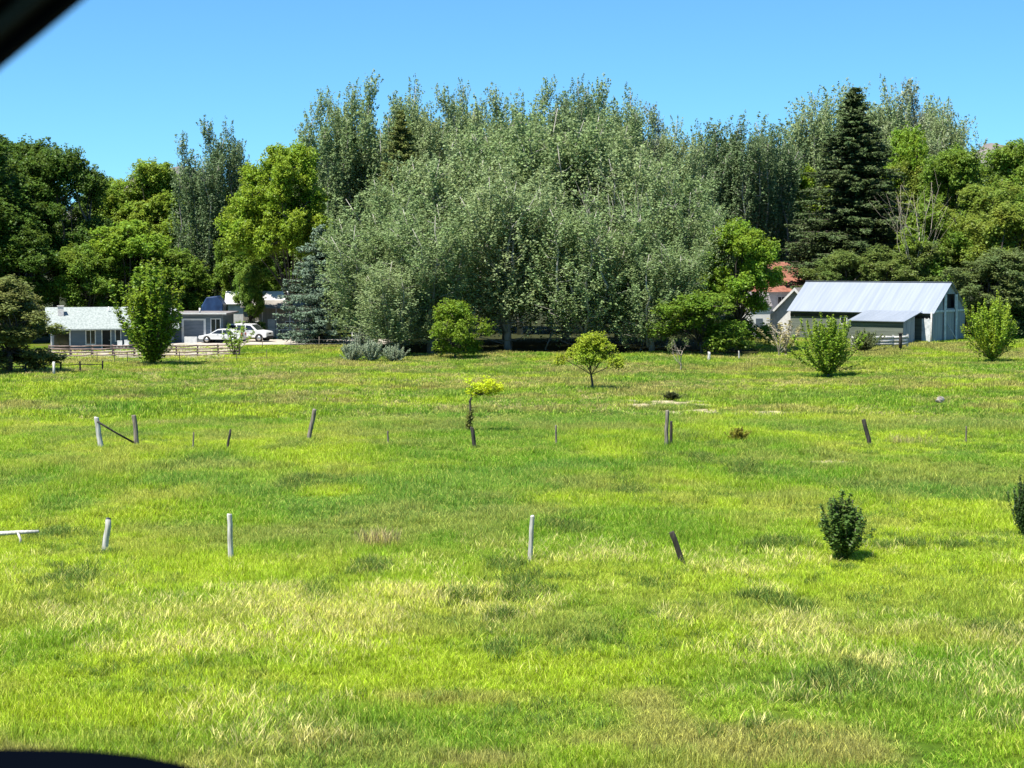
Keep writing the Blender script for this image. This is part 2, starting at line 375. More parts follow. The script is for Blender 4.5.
proto('blue_spruce', gen_spruce(11, 8, rg(71), leafsz=.26, droop=.15, step=.42, nb=8, pw=.6), M_NEEDLE, M_BARK, 11, 8)
for s in range(3): proto('shrub', gen_shoots(4, 4.4, rg(80 + s), .14, shoots=110, k=5, low=.06), M_LEAF, M_BARK, 4, 4.4)
for s in range(2): proto('orchard', gen_broad(4.2, 4, 1.0, 20, rg(90 + s), .13, dens=.6, cl=.26, k=18, trunk=.015, fork=.28, lobe=(.2, .34)), M_LEAF, M_BARK, 4.2, 4)
proto('upright', gen_shoots(6, 3.4, rg(95), .17, shoots=120, k=6, vase=.35, low=.05), M_LEAF, M_BARK, 6, 3.4)
proto('bush', gen_shoots(2, 1.3, rg(97), .075, shoots=80, k=5, low=.05, vase=.8, clsz=.1, trunk=.008), M_LEAF, M_BARK, 2, 1.4)
for s in range(2): proto('loose', gen_broad(6, 6, .3, 26, rg(110 + s), .17, dens=.5, cl=.36, k=20, trunk=.015, fork=.2, lobe=(.16, .34)), M_LEAF, M_BARK, 6, 6)
proto('sapling', gen_shoots(3, 2, rg(98), .13, shoots=11, k=2.2, low=.3), M_LEAF, M_BARK, 3, 2)
proto('low_shrub', gen_shoots(2, 3.2, rg(99), .12, shoots=90, k=5, low=.02, vase=.5), M_LEAF, M_BARK, 3, 2)

TCOUNT = {}
def tree(kind, name, px, top, wpx, D=None, base=None, color=(.06, .1, .03), label='', cat='tree', group=None, var=None, rz=None, tilt=0, pyb=None, bark=None, depth=None):
    if D is None: g = G(px, base); x, y, z = g
    else:
        p = W(px, 300, D); x, y = p.x, D; z = H(x, y)
    D = y; tz = W(px, top, D).z
    vs = PROTO[kind]; i = TCOUNT.get(kind, 0); TCOUNT[kind] = i + 1
    t, c, h0, w0 = vs[(i if var is None else var) % len(vs)]
    sz = (tz - z) / h0; sx = wpx / PX(D) / w0
    o = empty(name, (x, y, z - .02), rz if rz is not None else (i * 2.399) % (2 * PI), label, cat, group)
    o.scale = (sx, sx if depth is None else depth, sz); o.rotation_euler.y = tilt
    a = link(bpy.data.objects.new('trunk', t), o); b = link(bpy.data.objects.new('crown', c), o)
    if bark is not None: a.material_slots[0].link = 'OBJECT'; a.material_slots[0].material = bark
    b.color = (*color, 1)
    return o

# colours are leaf base colours
SIL = (.165, .24, .085); SIL2 = (.205, .275, .11); SILD = (.09, .15, .055); DKG = (.07, .13, .018); YGR = (.2, .3, .025); MGR = (.135, .225, .028); BGR = (.165, .275, .025)
GB = 'trees of the belt behind the field'
T = [
 # left side, behind the ranch house
 ('broad','maple_tree', -12,138,130,212,DKG,'very dark broadleaf tree at the left edge rising behind the reddish bush'),
 ('broad','maple_tree', 58,150,92,216,DKG,'dark green broadleaf tree directly behind the white chimney of the slate house'),
 ('leafy','maple_tree', 22,215,95,208,DKG,'low dark tree in the shade between the slate house and the tall left-edge tree'),
 ('broad','ash_tree', 112,178,84,238,(.18,.27,.03),'yellow-green tree topping the gap right of the dark chimney tree'),
 ('broad','ash_tree', 158,163,86,236,(.18,.27,.03),'yellow-green tree with bare mountain showing just right of its top'),
 ('leafy','ash_tree', 132,222,96,214,BGR,'bright low bushy tree behind the ridge of the slate house'),
 ('leafy','ash_tree', 85,245,70,210,MGR,'small mid green tree right of the chimney on the slate house'),
 ('leafy','ash_tree', 178,250,70,216,MGR,'mid green bushy tree behind the flat roofed garage'),
 ('plume','poplar_tree', 205,123,54,222,SILD,'left of two dark upright poplars standing alone above the garage'),
 ('plume','poplar_tree', 230,127,52,224,SILD,'right of two dark upright poplars standing alone above the garage'),
 ('shade','ash_tree', 284,146,92,199,YGR,'large yellow-green spreading tree shading the beige trailer home'),
 ('broad','ash_tree', 302,178,80,236,MGR,'mid green tree filling in behind the yellow-green trailer-home tree'),
 ('leafy','ash_tree', 210,228,66,232,MGR,'mid green tree low behind the pair of dark poplars above the garage'),
 # tall silver poplars at the back of the grove
 ('plume','poplar_tree', 328,94,60,212,SIL,'leftmost tall silver poplar of the grove, beside open sky'),
 ('plume','poplar_tree', 352,88,60,216,SIL,'second tall silver poplar from the left end of the grove'),
 ('plume','poplar_tree', 376,80,60,214,SIL,'tall silver poplar left of and above the yellowish spruce top'),
 ('plume','poplar_tree', 414,86,58,222,SIL,'tall silver poplar just behind the right side of the yellowish spruce'),
 ('plume','poplar_tree', 440,90,58,218,SIL2,'tall silver poplar next right from the one behind the yellowish spruce'),
 ('plume','poplar_tree', 466,88,56,224,SIL,'tall grove poplar left of the skyline dip, two along from the spruce poplar'),
 ('plume','poplar_tree', 492,92,58,216,SIL2,'tall grove poplar with pale top left of the skyline dip'),
 ('plume','poplar_tree', 520,100,60,212,SIL,'lower poplar at the dip in the grove skyline'),
 ('plume','poplar_tree', 550,83,60,220,SIL,'tall poplar starting the highest central tuft of the grove skyline'),
 ('plume','poplar_tree', 576,84,60,214,SILD,'middle poplar of the highest central tuft of the skyline'),
 ('plume','poplar_tree', 602,84,60,220,SIL,'right poplar of the highest central tuft of the skyline'),
 ('plume','poplar_tree', 626,94,58,214,SIL,'poplar stepping down right of the central skyline tuft'),
 ('plume','poplar_tree', 650,108,58,218,(.2,.23,.16),'pale thin-leaved poplar with whitish top on the right shoulder of the grove'),
 ('plume','poplar_tree', 676,124,60,214,SIL2,'lower poplar closing the right shoulder of the grove'),
 ('broad','ash_tree', 395,180,90,226,MGR,'green tree hidden behind the yellowish spruce'),
 # front dome of the grove
 ('dome','poplar_tree', 366,215,100,182,SIL,'leftmost front poplar of the grove, leaning over the driveway end'),
 ('dome','poplar_tree', 405,168,110,188,SIL,'front grove poplar just right below the yellowish spruce'),
 ('dome','poplar_tree', 452,140,120,190,SIL2,'front grove poplar above the bright young tree'),
 ('dome','poplar_tree', 506,118,130,192,SIL,'broad front grove poplar left of the grove centre'),
 ('dome','poplar_tree', 566,110,130,192,SIL,'broadest front grove poplar, above the small orchard tree'),
 ('dome','poplar_tree', 618,128,120,190,SIL2,'front grove poplar right of the small orchard tree'),
 ('dome','poplar_tree', 664,160,110,186,SIL,'front grove poplar above the half-dead forked sapling'),
 ('dome','poplar_tree', 700,200,80,182,SIL,'rightmost front poplar of the grove beside the bright leafy tree'),
 ('dome','poplar_tree', 430,205,110,177,SIL,'low front poplar behind the bright young tree'),
 ('dome','poplar_tree', 508,165,120,181,SIL2,'low front poplar with pale stems in the middle of the grove edge'),
 ('dome','poplar_tree', 590,196,116,178,SIL,'low front poplar directly behind the small orchard tree'),
 ('dome','poplar_tree', 652,232,96,176,SIL,'low front poplar left of the bright leafy tree'),
 # right of the grove
 ('plume','poplar_tree', 712,126,64,232,SILD,'dark poplar just right of the grove, left of the three-poplar block'),
 ('plume','poplar_tree', 742,121,64,230,SILD,'dark upright poplar midway between grove and tall spruce'),
 ('plume','poplar_tree', 772,128,60,234,SILD,'dark poplar nearest the left side of the tall spruce'),
 ('leafy','ash_tree', 738,222,78,180,BGR,'bright green leafy tree in front of the red roofed house'),
 ('loose','ash_tree', 700,292,98,173,(.13,.22,.025),'low bright green tree with branches down to the field left of the red roofed house'),
 ('broad','ash_tree', 802,165,64,240,YGR,'yellow-green tree at the left flank of the tall spruce'),
 ('plume','poplar_tree', 812,98,54,250,SIL2,'silver poplar showing left of the tall spruce tip'),
 ('plume','poplar_tree', 842,88,54,256,SIL2,'silver poplar directly behind the tall spruce tip'),
 ('plume','poplar_tree', 880,86,54,252,SIL2,'first silver poplar right of the tall spruce tip'),
 ('plume','poplar_tree', 908,84,54,258,(.2,.23,.17),'palest poplar right of the tall spruce, with open twiggy top'),
 ('plume','poplar_tree', 940,106,56,252,SIL2,'silver poplar stepping down towards the right-hand mountain'),
 ('broad','ash_tree', 903,130,66,238,BGR,'green tree against the right flank of the tall spruce'),
 ('broad','maple_tree', 948,150,86,228,MGR,'broadleaf tree behind the barn left of the mountain glimpse'),
 ('broad','maple_tree', 1012,142,100,232,MGR,'broadleaf tree right of the mountain glimpse'),
 ('broad','maple_tree', 975,185,90,216,(.17,.235,.035),'broadleaf tree right above the barn gable'),
 ('broad','maple_tree', 1055,150,100,222,MGR,'broadleaf tree cut by the right edge of the photo'),
 ('leafy','maple_tree', 925,208,80,214,MGR,'bushy tree behind the barn below the bare pale branches'),
 ('leafy','maple_tree', 1018,205,90,208,(.17,.235,.035),'bushy tree right of the barn behind the round shrub'),
 ('leafy','lilac_hedge_bush', 842,252,66,212,(.13,.19,.045),'hedge bush behind the barn roof, leftmost of three'),
 ('leafy','lilac_hedge_bush', 880,247,70,211,(.13,.19,.045),'hedge bush behind the barn roof, middle of three'),
 ('leafy','lilac_hedge_bush', 922,243,70,211,(.14,.2,.045),'hedge bush behind the barn roof, rightmost of three'),
 ('leafy','lilac_hedge_bush', 1000,250,90,202,(.12,.17,.055),'grey-green bush between the barn and the right photo edge'),
 ('leafy','ash_tree', 818,250,44,226,(.08,.13,.03),'dark drooping tree right of the red roof'),
 ('leafy','ash_tree', 250,266,36,201,MGR,'low leafy tree between the white SUV and the trailer home'),
 ('leafy','ash_tree', 190,262,60,222,MGR,'low leafy tree behind the blue tarp'),
 ('leafy','ash_tree', 296,235,80,226,DKG,'dark leafy tree behind the trailer home roof'),
 ('plume','poplar_tree', 400,100,60,228,SIL,'tall poplar immediately behind the yellowish spruce tip'),
 ('plume','poplar_tree', 508,104,62,228,SIL,'poplar filling the dip in the grove skyline from behind'),
 ('plume','poplar_tree', 564,96,60,228,SIL,'poplar behind the left half of the central skyline tuft'),
 ('plume','poplar_tree', 588,92,60,228,SIL2,'poplar behind the right half of the central skyline tuft'),
 ('plume','poplar_tree', 636,112,60,228,SIL,'poplar behind the right shoulder of the central skyline tuft'),
 ('plume','poplar_tree', 452,102,60,230,SILD,'poplar behind the left half of the grove skyline'),
 ('plume','poplar_tree', 340,112,60,230,SILD,'poplar behind the left end of the grove skyline'),
 ('plume','poplar_tree', 728,138,60,242,SILD,'poplar behind the left part of the three-poplar block'),
 ('plume','poplar_tree', 758,136,60,242,SILD,'poplar behind the right part of the three-poplar block'),
 ('plume','poplar_tree', 862,94,60,262,SIL2,'poplar behind the spruce tip on its right'),
 ('plume','poplar_tree', 924,100,56,262,SIL2,'silver poplar behind the palest twiggy one'),
 ('broad','maple_tree', 112,190,90,245,MGR,'mid green tree behind the left yellow-green pair'),
 ('leafy','ash_tree', 246,168,64,230,MGR,'mid green tree between the pair of dark poplars above the garage and the yellow-green tree'),
 ('leafy','ash_tree', 248,225,60,218,MGR,'low green tree at the left flank of the yellow-green tree'),
 ('broad','ash_tree', 186,176,64,242,MGR,'green tree at the left flank of the pair of dark poplars above the garage'),
 ('broad','maple_tree', 925,165,80,236,(.18,.24,.04),'bright broadleaf tree behind the bare pale branches'),
 ('dome','poplar_tree', 398,262,96,174,SIL2,'lowest poplar of the grove edge by the sage bushes'),
 ('dome','poplar_tree', 826,97,100,252,SIL2,'wide silver poplar crown at the left shoulder of the tall spruce'),
 ('dome','poplar_tree', 905,88,116,255,(.21,.25,.14),'wide pale poplar crown at the right shoulder of the tall spruce'),
 ('dome','poplar_tree', 944,112,70,250,SIL2,'silver poplar crown above the bare pale branches'),
 ('dome','poplar_tree', 714,126,84,236,SILD,'wide dark poplar crown at the left of the three-poplar block'),
 ('dome','poplar_tree', 760,124,84,238,SILD,'wide dark poplar crown at the right of the three-poplar block'),
 ('broad','maple_tree', 26,142,110,224,DKG,'very dark broadleaf tree between the left-edge tree and the chimney tree'),
]
for k, nm, px, top, w, D, colr, lab in T:
    o = tree(k, nm, px, top, w, D, color=colr, label=lab, cat='bush' if 'hedge' in nm else 'tree', group='hedge bushes behind the barn' if 'of three' in lab else (GB if nm in ('poplar_tree',) else None))
tree('spruce', 'spruce_tree', 853, 90, 132, 222, color=(.065, .1, .032), label='tall dark conical spruce standing behind the metal roofed barn')
tree('spruce', 'spruce_tree', 402, 112, 80, 205, color=(.11, .14, .03), label='yellowish spruce tip poking out among the silver poplars')
tree('blue_spruce', 'blue_spruce_tree', 321, 226, 70, 190, color=(.12, .18, .12), label='blue-grey spruce with drooping boughs at the right end of the driveway')
for px, top, D, lab in ((250, 215, 256, 'low one left of the grove'), (430, 225, 250, 'low one behind the grove left half'), (600, 225, 250, 'low one behind the grove right half'), (870, 215, 262, 'low one behind the tall spruce'), (20, 190, 258, 'far left'), (120, 205, 262, 'second from the left'), (215, 190, 262, 'third from the left'), (310, 165, 268, 'fourth, left of the grove'), (700, 165, 268, 'fifth, right of the grove'), (790, 150, 272, 'sixth, left of the tall spruce'), (960, 165, 272, 'last, behind the barn trees')):
    tree('broad', 'distant_tree', px, top, 130, D, color=(.11, .17, .03), label='dark background tree behind the belt, ' + lab, group='background trees behind the belt')

# field trees and shrubs, placed on their ground contact
tree('leafy', 'reddish_bush', 8, 278, 98, base=374, color=(.16, .19, .055), label='large olive and reddish round bush at the left edge of the field', cat='bush', var=0)
tree('upright', 'upright_tree', 153, 264, 58, base=366, color=(.15, .24, .02), label='upright dark green small tree with a yellow-green top in front of the slate house')
tree('sapling', 'leafy_sapling', 234, 322, 40, base=357, color=(.2, .3, .04), label='spindly leafy sapling in front of the white SUV')
tree('loose', 'young_tree', 456, 300, 54, base=359, color=(.15, .24, .02), label='bright yellow-green young tree at the dark foot of the poplar grove', var=1)
tree('orchard', 'orchard_tree', 591, 332, 62, base=390, color=(.25, .33, .025), label='small yellow-green orchard tree with a short trunk in mid field', bark=M_BARK)
tree('shrub', 'round_shrub', 828, 316, 62, base=377, color=(.19, .29, .025), label='round green shrub with a spreading base in front of the barn', var=2, cat='bush')
tree('shrub', 'round_shrub', 992, 298, 58, base=363, color=(.22, .32, .025), label='round bright green shrub right of the barn gable', var=0, cat='bush')
tree('bush', 'field_bush', 843, 494, 46, base=560, color=(.09, .16, .03), label='small dark conical bush in the near right field', cat='bush')
tree('bush', 'field_bush', 1024, 478, 22, base=538, color=(.05, .1, .025), label='dark bush cut by the right photo edge in the near field', cat='bush', rz=1)
tree('bush', 'weedy_sprout', 738, 427, 18, base=442, color=(.28, .28, .04), label='tiny orange-tinged sprout in the right mid field', cat='plant')
tree('bush', 'weedy_sprout', 672, 391, 16, base=400, color=(.09, .11, .04), label='tiny dark sprout on the bare patch right of the orchard tree', cat='plant')
# grey sage clumps
for i, (px, w, tp, lab) in enumerate(((352, 26, 342, 'left'), (372, 30, 340, 'middle'), (394, 28, 345, 'right'))):
    tree('low_shrub', 'sage_bush', px, tp, w, base=362, color=(.27, .33, .22), label='pale sage bush at the foot of the grove, %s of three' % lab, cat='bush', group='pale sage bushes')
tree('low_shrub', 'sage_bush', 361, 330, 18, base=354, color=(.3, .34, .26), label='taller pale thistle-like bush behind the three sage bushes', cat='bush')
tree('sapling', 'pale_shrub', 786, 318, 44, base=356, color=(.34, .31, .15), label='half-dead cream and grey shrub left of the barn', cat='bush', bark=M_DEAD)
# dense second layer beside barn
tree('shrub', 'barnside_bush', 864, 330, 34, base=352, color=(.16, .2, .08), label='pale flowering bush in front of the lean-to wall', cat='bush', var=2)

# bare branching wood
def bare(name, px, base, top, spreadpx, seed, label, D=None, m=M_DEAD, cat='tree', nb=9, r=.05, tuft=None):
    if D is None: g = G(px, base)
    else: p = W(px, 300, D); g = Vector((p.x, D, H(p.x, D)))
    rng = rg(seed); h = W(px, top, g.y).z - g.z; w = spreadpx / PX(g.y) / 2
    o = empty(name, g - Vector((0, 0, .03)), 0, label, cat); mb = MB()
    pts = limb(mb, (0, 0, -.1), (w * .1, 0, h * .62), r, r * .6, rng, n=5); pts = [np.array(p) for p in pts]
    tips = []
    for i in range(nb):
        s = pts[rng.integers(1, 6)]; a = rng.random() * 2 * PI; e = np.array([math.cos(a) * w * rng.uniform(.4, 1), math.sin(a) * w * .6, h * rng.uniform(.7, 1)])
        q = limb(mb, s, e, r * .5, r * .12, rng, n=4, sag=.1); tips.append(e)
        for _ in range(3):
            k = q[rng.integers(1, 4)]; limb(mb, k, np.array(k) + (e - s) * .4 + rng.normal(size=3) * w * .3, r * .2, r * .05, rng, n=2, seg=4)
    mb.build('trunk', m, o)
    if tuft:
        p, g2 = clump_pos(np.array(tips)[:tuft[0]], 40, tuft[1], rng); V, Fq = leaf_cards(p, .13, rng, out=g2)
        c = link(bpy.data.objects.new('crown', np_mesh('crown', V, Fq, M_LEAF)), o); c.color = (*tuft[2], 1)
    return o
bare('bare_tree', 915, 0, 168, 66, 4, 'pale bare dead branches standing above the barn right of the tall spruce', D=209, nb=12, r=.08)
bare('bare_tree', 792, 0, 200, 60, 9, 'pale bare snag with few limbs left of the tall spruce', D=234, nb=8, r=.1, m=M_PALEBARK)
bare('half_dead_sapling', 681, 371, 338, 26, 5, 'half-dead forked sapling with pale stems at the grove edge', nb=6, r=.06, tuft=(4, .35, (.15, .2, .06)))
bare('dead_shrub', 780, 357, 320, 34, 8, 'bare grey twiggy shrub left of the barn', nb=14, r=.05)
# ivy-clad stump under the yellow shrub
g = G(470, 434); ct = empty('crooked_tree', g, 0, 'small crooked tree with one-sided yellow-green crown and ivy-clad trunk in mid field', 'tree')
mb = MB(); rng_ = rg(77)
pts = [(0, 0, -.1), (-.04, 0, .5), (.03, .02, 1.1), (.0, 0, 1.7), (.18, .02, 2.1)]; mb.tube(pts, [.08, .07, .06, .055, .045], 7)
cc = []
for k_ in range(26):
    a_ = rng_.random() * 2 * PI; q_ = rng_.random() ** .5; cc.append((.78 + .85 * q_ * math.cos(a_), .75 * q_ * math.sin(a_), 2.35 + rng_.uniform(-.5, .6) * (1.15 - q_)))
    limb(mb, pts[4], cc[-1], .03, .008, rng_, n=3, seg=4)
cc.append((0, 0, 2.2)); cc.append((-.05, 0, 2.75))
mb.build('trunk', M_BARK, ct)
p_, g_ = clump_pos(np.array(cc), 70, np.array([.3, .3, .22]), rng_); V_, F_ = leaf_cards(p_, .12, rng_, out=g_, up=.8)
iv = link(bpy.data.objects.new('crown', np_mesh('crown', V_, F_, M_LEAF)), ct); iv.color = (.42, .5, .02, 1)
c_ = np.stack([rng_.normal(size=30) * .06, rng_.normal(size=30) * .06, rng_.uniform(.15, 1.0, 30)], 1); c_[20:, 2] += .5; c_[:20, 0] -= .05; p_, g_ = clump_pos(c_, 26, .14, rng_); V_, F_ = leaf_cards(p_, .1, rng_, out=g_)
iv = link(bpy.data.objects.new('ivy', np_mesh('ivy', V_, F_, M_LEAF)), ct); iv.color = (.13, .15, .03, 1)
# exposed pale stems inside the grove are the trees' own leaders; a few long leaning ones show through
for i, (px, top, tx, lab) in enumerate(((545, 190, 30, 'left'), (600, 170, -26, 'middle'), (640, 185, 34, 'right'))):
    bare('bare_tree', px, 0, top, 70, 30 + i, 'bare pale trunk showing through the grove leaves, %s of three' % lab, D=181, nb=9, r=.09, m=M_PALEBARK)

# ------------------------------------------------------------------ ground
C_A = np.array([.155, .31, .018]); C_B = np.array([.34, .46, .025]); C_C = np.array([.115, .26, .035]); C_T = np.array([.35, .32, .10]); C_D = np.array([.05, .1, .015])
dirt = [(650, 404, 62, 4), (730, 413, 60, 2.8), (590, 398, 26, 1.2), (830, 462, 30, .7)]
DP = [(G(a, b), c / PX(G(a, b).y), d) for a, b, c, d in dirt]
def dirtmask(x, y):
    m = np.zeros_like(x)
    for p, w, d in DP:
        q = ((x - p.x) / w) ** 2 + ((y - p.y) / d) ** 2 + (vnoise(x, y, 1.1, 8) - .5) * 1.6
        m = np.maximum(m, 1 - sstep(.3, 1.0, q))
    return m
def patch(x, y):
    x = np.asarray(x, float); y = np.asarray(y, float)
    n1 = vnoise(x, y, 7, 1) * .6 + vnoise(x, y, 2.6, 2) * .4
    n2 = vnoise(x, y * 1.5, 11, 4) * .55 + vnoise(x, y, 3.1, 5) * .45
    n3 = vnoise(x, y * 1.3, 6, 6) * .55 + vnoise(x, y, 1.7, 7) * .45
    c = C_A + (C_B - C_A) * sstep(.3, .72, n1)[..., None]
    far = sstep(60, 68, y) * (1 - sstep(88, 110, y))
    c = c + (C_C - c) * (sstep(.5, .68, n2) * (.4 + .38 * far))[..., None]
    near = 1 - sstep(34, 46, y) * .55; back = sstep(100, 122, y) * .8
    c = c + (C_T - c) * (sstep(.45, .68, n3) * np.clip(near * .8 + back * .9 + .06, 0, .8))[..., None]
    # yellow band right behind the near posts' foot
    c = c + (C_B * 1.12 - c) * (np.exp(-((y - 52) / 5) ** 2) * .55)[..., None]
    return c
def dens_tan(x, y):  # where seeding grass stands
    n = vnoise(x, y, 4, 12) * .6 + vnoise(x, y, 1.5, 13) * .4
    n2 = vnoise(x, y, 9, 14)
    return sstep(.35, .8, n) * (np.exp(-((y - 50) / 4.5) ** 2) * .95 * (.12 + .88 * sstep(-9, -4, x)) + np.exp(-((y - 40) / 6) ** 2) * .4 * np.maximum(sstep(.3, .6, n2) * .6, (1 - sstep(-6, -2, x)) * 1.6) + .12 * (y > 105))
xs = np.unique(np.concatenate([np.linspace(-2500, -70, 40), np.linspace(-70, 70, 281), np.linspace(70, 2500, 40)]))
ys = np.unique(np.concatenate([np.linspace(-300, 0, 12), np.linspace(0, 30, 61), np.linspace(30, 210, 361), np.linspace(210, 5200, 60)]))
XX, YY = np.meshgrid(xs, ys); ZZ = hgt(XX, YY)
V = np.stack([XX, YY, ZZ], -1).reshape(-1, 3); nx, ny = len(xs), len(ys)
ii = (np.arange(ny - 1)[:, None] * nx + np.arange(nx - 1)[None]).ravel(); Fq = np.stack([ii, ii + 1, ii + nx + 1, ii + nx], 1)
m = mat('meadow_ground'); b = m.node_tree.nodes['Principled BSDF']; b.inputs['Roughness'].default_value = .95; b.inputs['Specular IOR Level'].default_value = .1
at = N(m, 'ShaderNodeAttribute'); at.attribute_name = 'tint'
tcg = N(m, 'ShaderNodeTexCoord'); no = N(m, 'ShaderNodeTexNoise'); no.inputs['Scale'].default_value = 3.5; no.inputs['Detail'].default_value = 8
L(m, tcg.outputs['Object'], no.inputs['Vector'])
hs = N(m, 'ShaderNodeHueSaturation'); mr = N(m, 'ShaderNodeMapRange'); mr.inputs['From Min'].default_value = .3; mr.inputs['From Max'].default_value = .7; mr.inputs['To Min'].default_value = .5; mr.inputs['To Max'].default_value = 1.25
L(m, no.outputs['Fac'], mr.inputs['Value']); L(m, mr.outputs[0], hs.inputs['Value']); L(m, at.outputs['Color'], hs.inputs['Color']); L(m, hs.outputs[0], b.inputs['Base Color'])
bp = N(m, 'ShaderNodeBump'); bp.inputs['Strength'].default_value = .8; bp.inputs['Distance'].default_value = .1; L(m, no.outputs['Fac'], bp.inputs['Height']); L(m, bp.outputs[0], b.inputs['Normal'])
me = np_mesh('field', V, Fq, m)
col = patch(V[:, 0], V[:, 1]) * .32  # darkened so the gaps between the blades look shaded
dm = dirtmask(V[:, 0], V[:, 1])[:, None]; col = col * (1 - dm) + np.array([.46, .39, .25]) * dm
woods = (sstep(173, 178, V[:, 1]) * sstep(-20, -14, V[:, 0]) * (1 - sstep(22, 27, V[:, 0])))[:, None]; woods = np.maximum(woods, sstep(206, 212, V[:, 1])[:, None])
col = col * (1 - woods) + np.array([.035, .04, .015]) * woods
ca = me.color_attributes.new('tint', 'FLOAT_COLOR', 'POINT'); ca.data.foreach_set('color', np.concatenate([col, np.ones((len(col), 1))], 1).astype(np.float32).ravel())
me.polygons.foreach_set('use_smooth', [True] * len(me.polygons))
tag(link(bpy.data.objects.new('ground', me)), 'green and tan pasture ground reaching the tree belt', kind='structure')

def sheet(name, pts_l, pts_r, m, dz, label, nx_=6):
    """ribbon between two polylines laid on the terrain"""
    V = []; n = len(pts_l)
    for a, b2 in zip(pts_l, pts_r):
        for i in range(nx_ + 1):
            t = i / nx_; x = a[0] * (1 - t) + b2[0] * t; y = a[1] * (1 - t) + b2[1] * t; V.append((x, y, H(x, y) + dz))
    Fs = [(j * (nx_ + 1) + i, j * (nx_ + 1) + i + 1, (j + 1) * (nx_ + 1) + i + 1, (j + 1) * (nx_ + 1) + i) for j in range(n - 1) for i in range(nx_)]
    me = bpy.data.meshes.new(name); me.from_pydata(V, [], Fs); me.materials.append(m)
    return tag(link(bpy.data.objects.new(name, me)), label, kind='structure')
xx = np.linspace(-37, -11, 50)
sheet('driveway', [(x, 187.5 + (x + 37) * .05) for x in xx], [(x, 199 + (x + 37) * .0) for x in xx], M_GRAVEL, .03, 'pale gravel driveway in front of the garage and trailer home', 14)
xx = np.linspace(-50, -27, 40)
sheet('yard', [(x, 171.5) for x in xx], [(x, 187.3) for x in xx], M_YARD, .02, 'bare pale yard between the slate house and its rail fence', 12)
xr = np.linspace(-300, 300, 121)
sheet('road', [(x, -4.6) for x in xr], [(x, 2.6) for x in xr], M_ASPHALT, .02, 'asphalt road the car stands on', 4)
for yy, nm in ((2.2, 'edge_line'), (-1.0, 'centre_line')):
    sheet('road_marking', [(x, yy) for x in xr], [(x, yy + .12) for x in xr], M_LINE, .026, 'painted road line', 1)

# mountains far behind
def hill(name, D, pts, depth, label):
    """ridge: (pixel x, pixel y) skyline turned into a rock mass with real slopes"""
    px = np.array([p[0] for p in pts]); py = np.array([p[1] for p in pts]); n = 160
    qx = np.linspace(px[0], px[-1], n); qy = np.interp(qx, px, py); V = []; m_ = 14
    for i in range(n):
        top = W(qx[i], qy[i], D); top.z += (vnoise(qx[i], 0, 9, 3) - .5) * D * .0022 + (vnoise(qx[i], 0, 3, 5) - .5) * D * .0011
        for j in range(-m_, m_ + 1):
            t = abs(j) / m_; y = D + j / m_ * depth; rough = (vnoise(top.x, y, D * .02, 6) - .5) * top.z * .35 * (t > 0) + (vnoise(top.x, y, D * .006, 7) - .5) * top.z * .15 * (t > 0)
            V.append((top.x, y, top.z * (1 - t) ** 1.1 + rough * (1 - t) - 5 * t))
    k = 2 * m_ + 1; Fs = [(i * k + j, (i + 1) * k + j, (i + 1) * k + j + 1, i * k + j + 1) for i in range(n - 1) for j in range(k - 1)]
    me = bpy.data.meshes.new(name); me.from_pydata(V, [], Fs); me.materials.append(M_HILL)
    return tag(link(bpy.data.objects.new(name, me)), label, kind='structure')
hill('mountain', 4300, [(-300, 250), (0, 230), (90, 205), (150, 180), (172, 167), (190, 168), (215, 185), (260, 215), (420, 250)], 900, 'bare pinkish mountain ridge seen between the left trees')
hill('mountain', 4300, [(640, 250), (800, 220), (900, 185), (960, 162), (985, 143), (1005, 145), (1060, 142), (1150, 160), (1400, 230)], 900, 'bare grey mountain ridge seen above the right trees')

# ------------------------------------------------------------------ grass (one uncountable mass)
def tuft(seed, nb, rad, h, w, kind='blade'):
    rng = rg(seed); V = []; Fs = []
    for i in range(nb):
        a = rng.random() * 2 * PI; r = rad * math.sqrt(rng.random()); bx, by = r * math.cos(a), r * math.sin(a)
        hh = h * rng.uniform(.55, 1.15); la = rng.random() * 2 * PI; ln = hh * rng.uniform(.2, 1.0)
        dx, dy = math.cos(la), math.sin(la); fa = rng.random() * PI; sx, sy = math.cos(fa) * w / 2, math.sin(fa) * w / 2
        k = len(V)
        if kind == 'seed': w1 = .35; w2 = 1.6
        else: w1 = .8; w2 = .5
        q = [(0, 0, w1), (.4, .45, w1), (.75, .8, w2)]
        for t, z, ww in q:
            V.append((bx + dx * ln * t * t - sx * ww, by + dy * ln * t * t - sy * ww, hh * z)); V.append((bx + dx * ln * t * t + sx * ww, by + dy * ln * t * t + sy * ww, hh * z))
        V.append((bx + dx * ln, by + dy * ln, hh * (1.0 if kind != 'seed' else 1.08)))
        Fs += [(k, k + 1, k + 3, k + 2), (k + 2, k + 3, k + 5, k + 4), (k + 4, k + 5, k + 6)]
    me = bpy.data.meshes.new('grass_tuft'); me.from_pydata(V, [], Fs); me.materials.append(M_GRASS)
    return bpy.data.objects.new('grass_tuft', me)
TC = bpy.data.collections.new('grass_kit')      # kit of tufts, never linked to the scene
kit = []
for s in range(3): kit.append(tuft(100 + s, 60, .27, .17, .013))            # 0-2 near
for s in range(2): kit.append(tuft(110 + s, 15, .34, .28, .009, 'seed'))     # 3-4 seeding
for s in range(2): kit.append(tuft(120 + s, 46, .3, .27, .015))            # 5-6 coarse dark
for s in range(3): kit.append(tuft(130 + s, 44, .50, .2, .03))            # 7-9 far
for i, o in enumerate(kit): o.name = 'tuft_%02d' % i; TC.objects.link(o)
P = []; Cc = []; Id = []; Sc = []
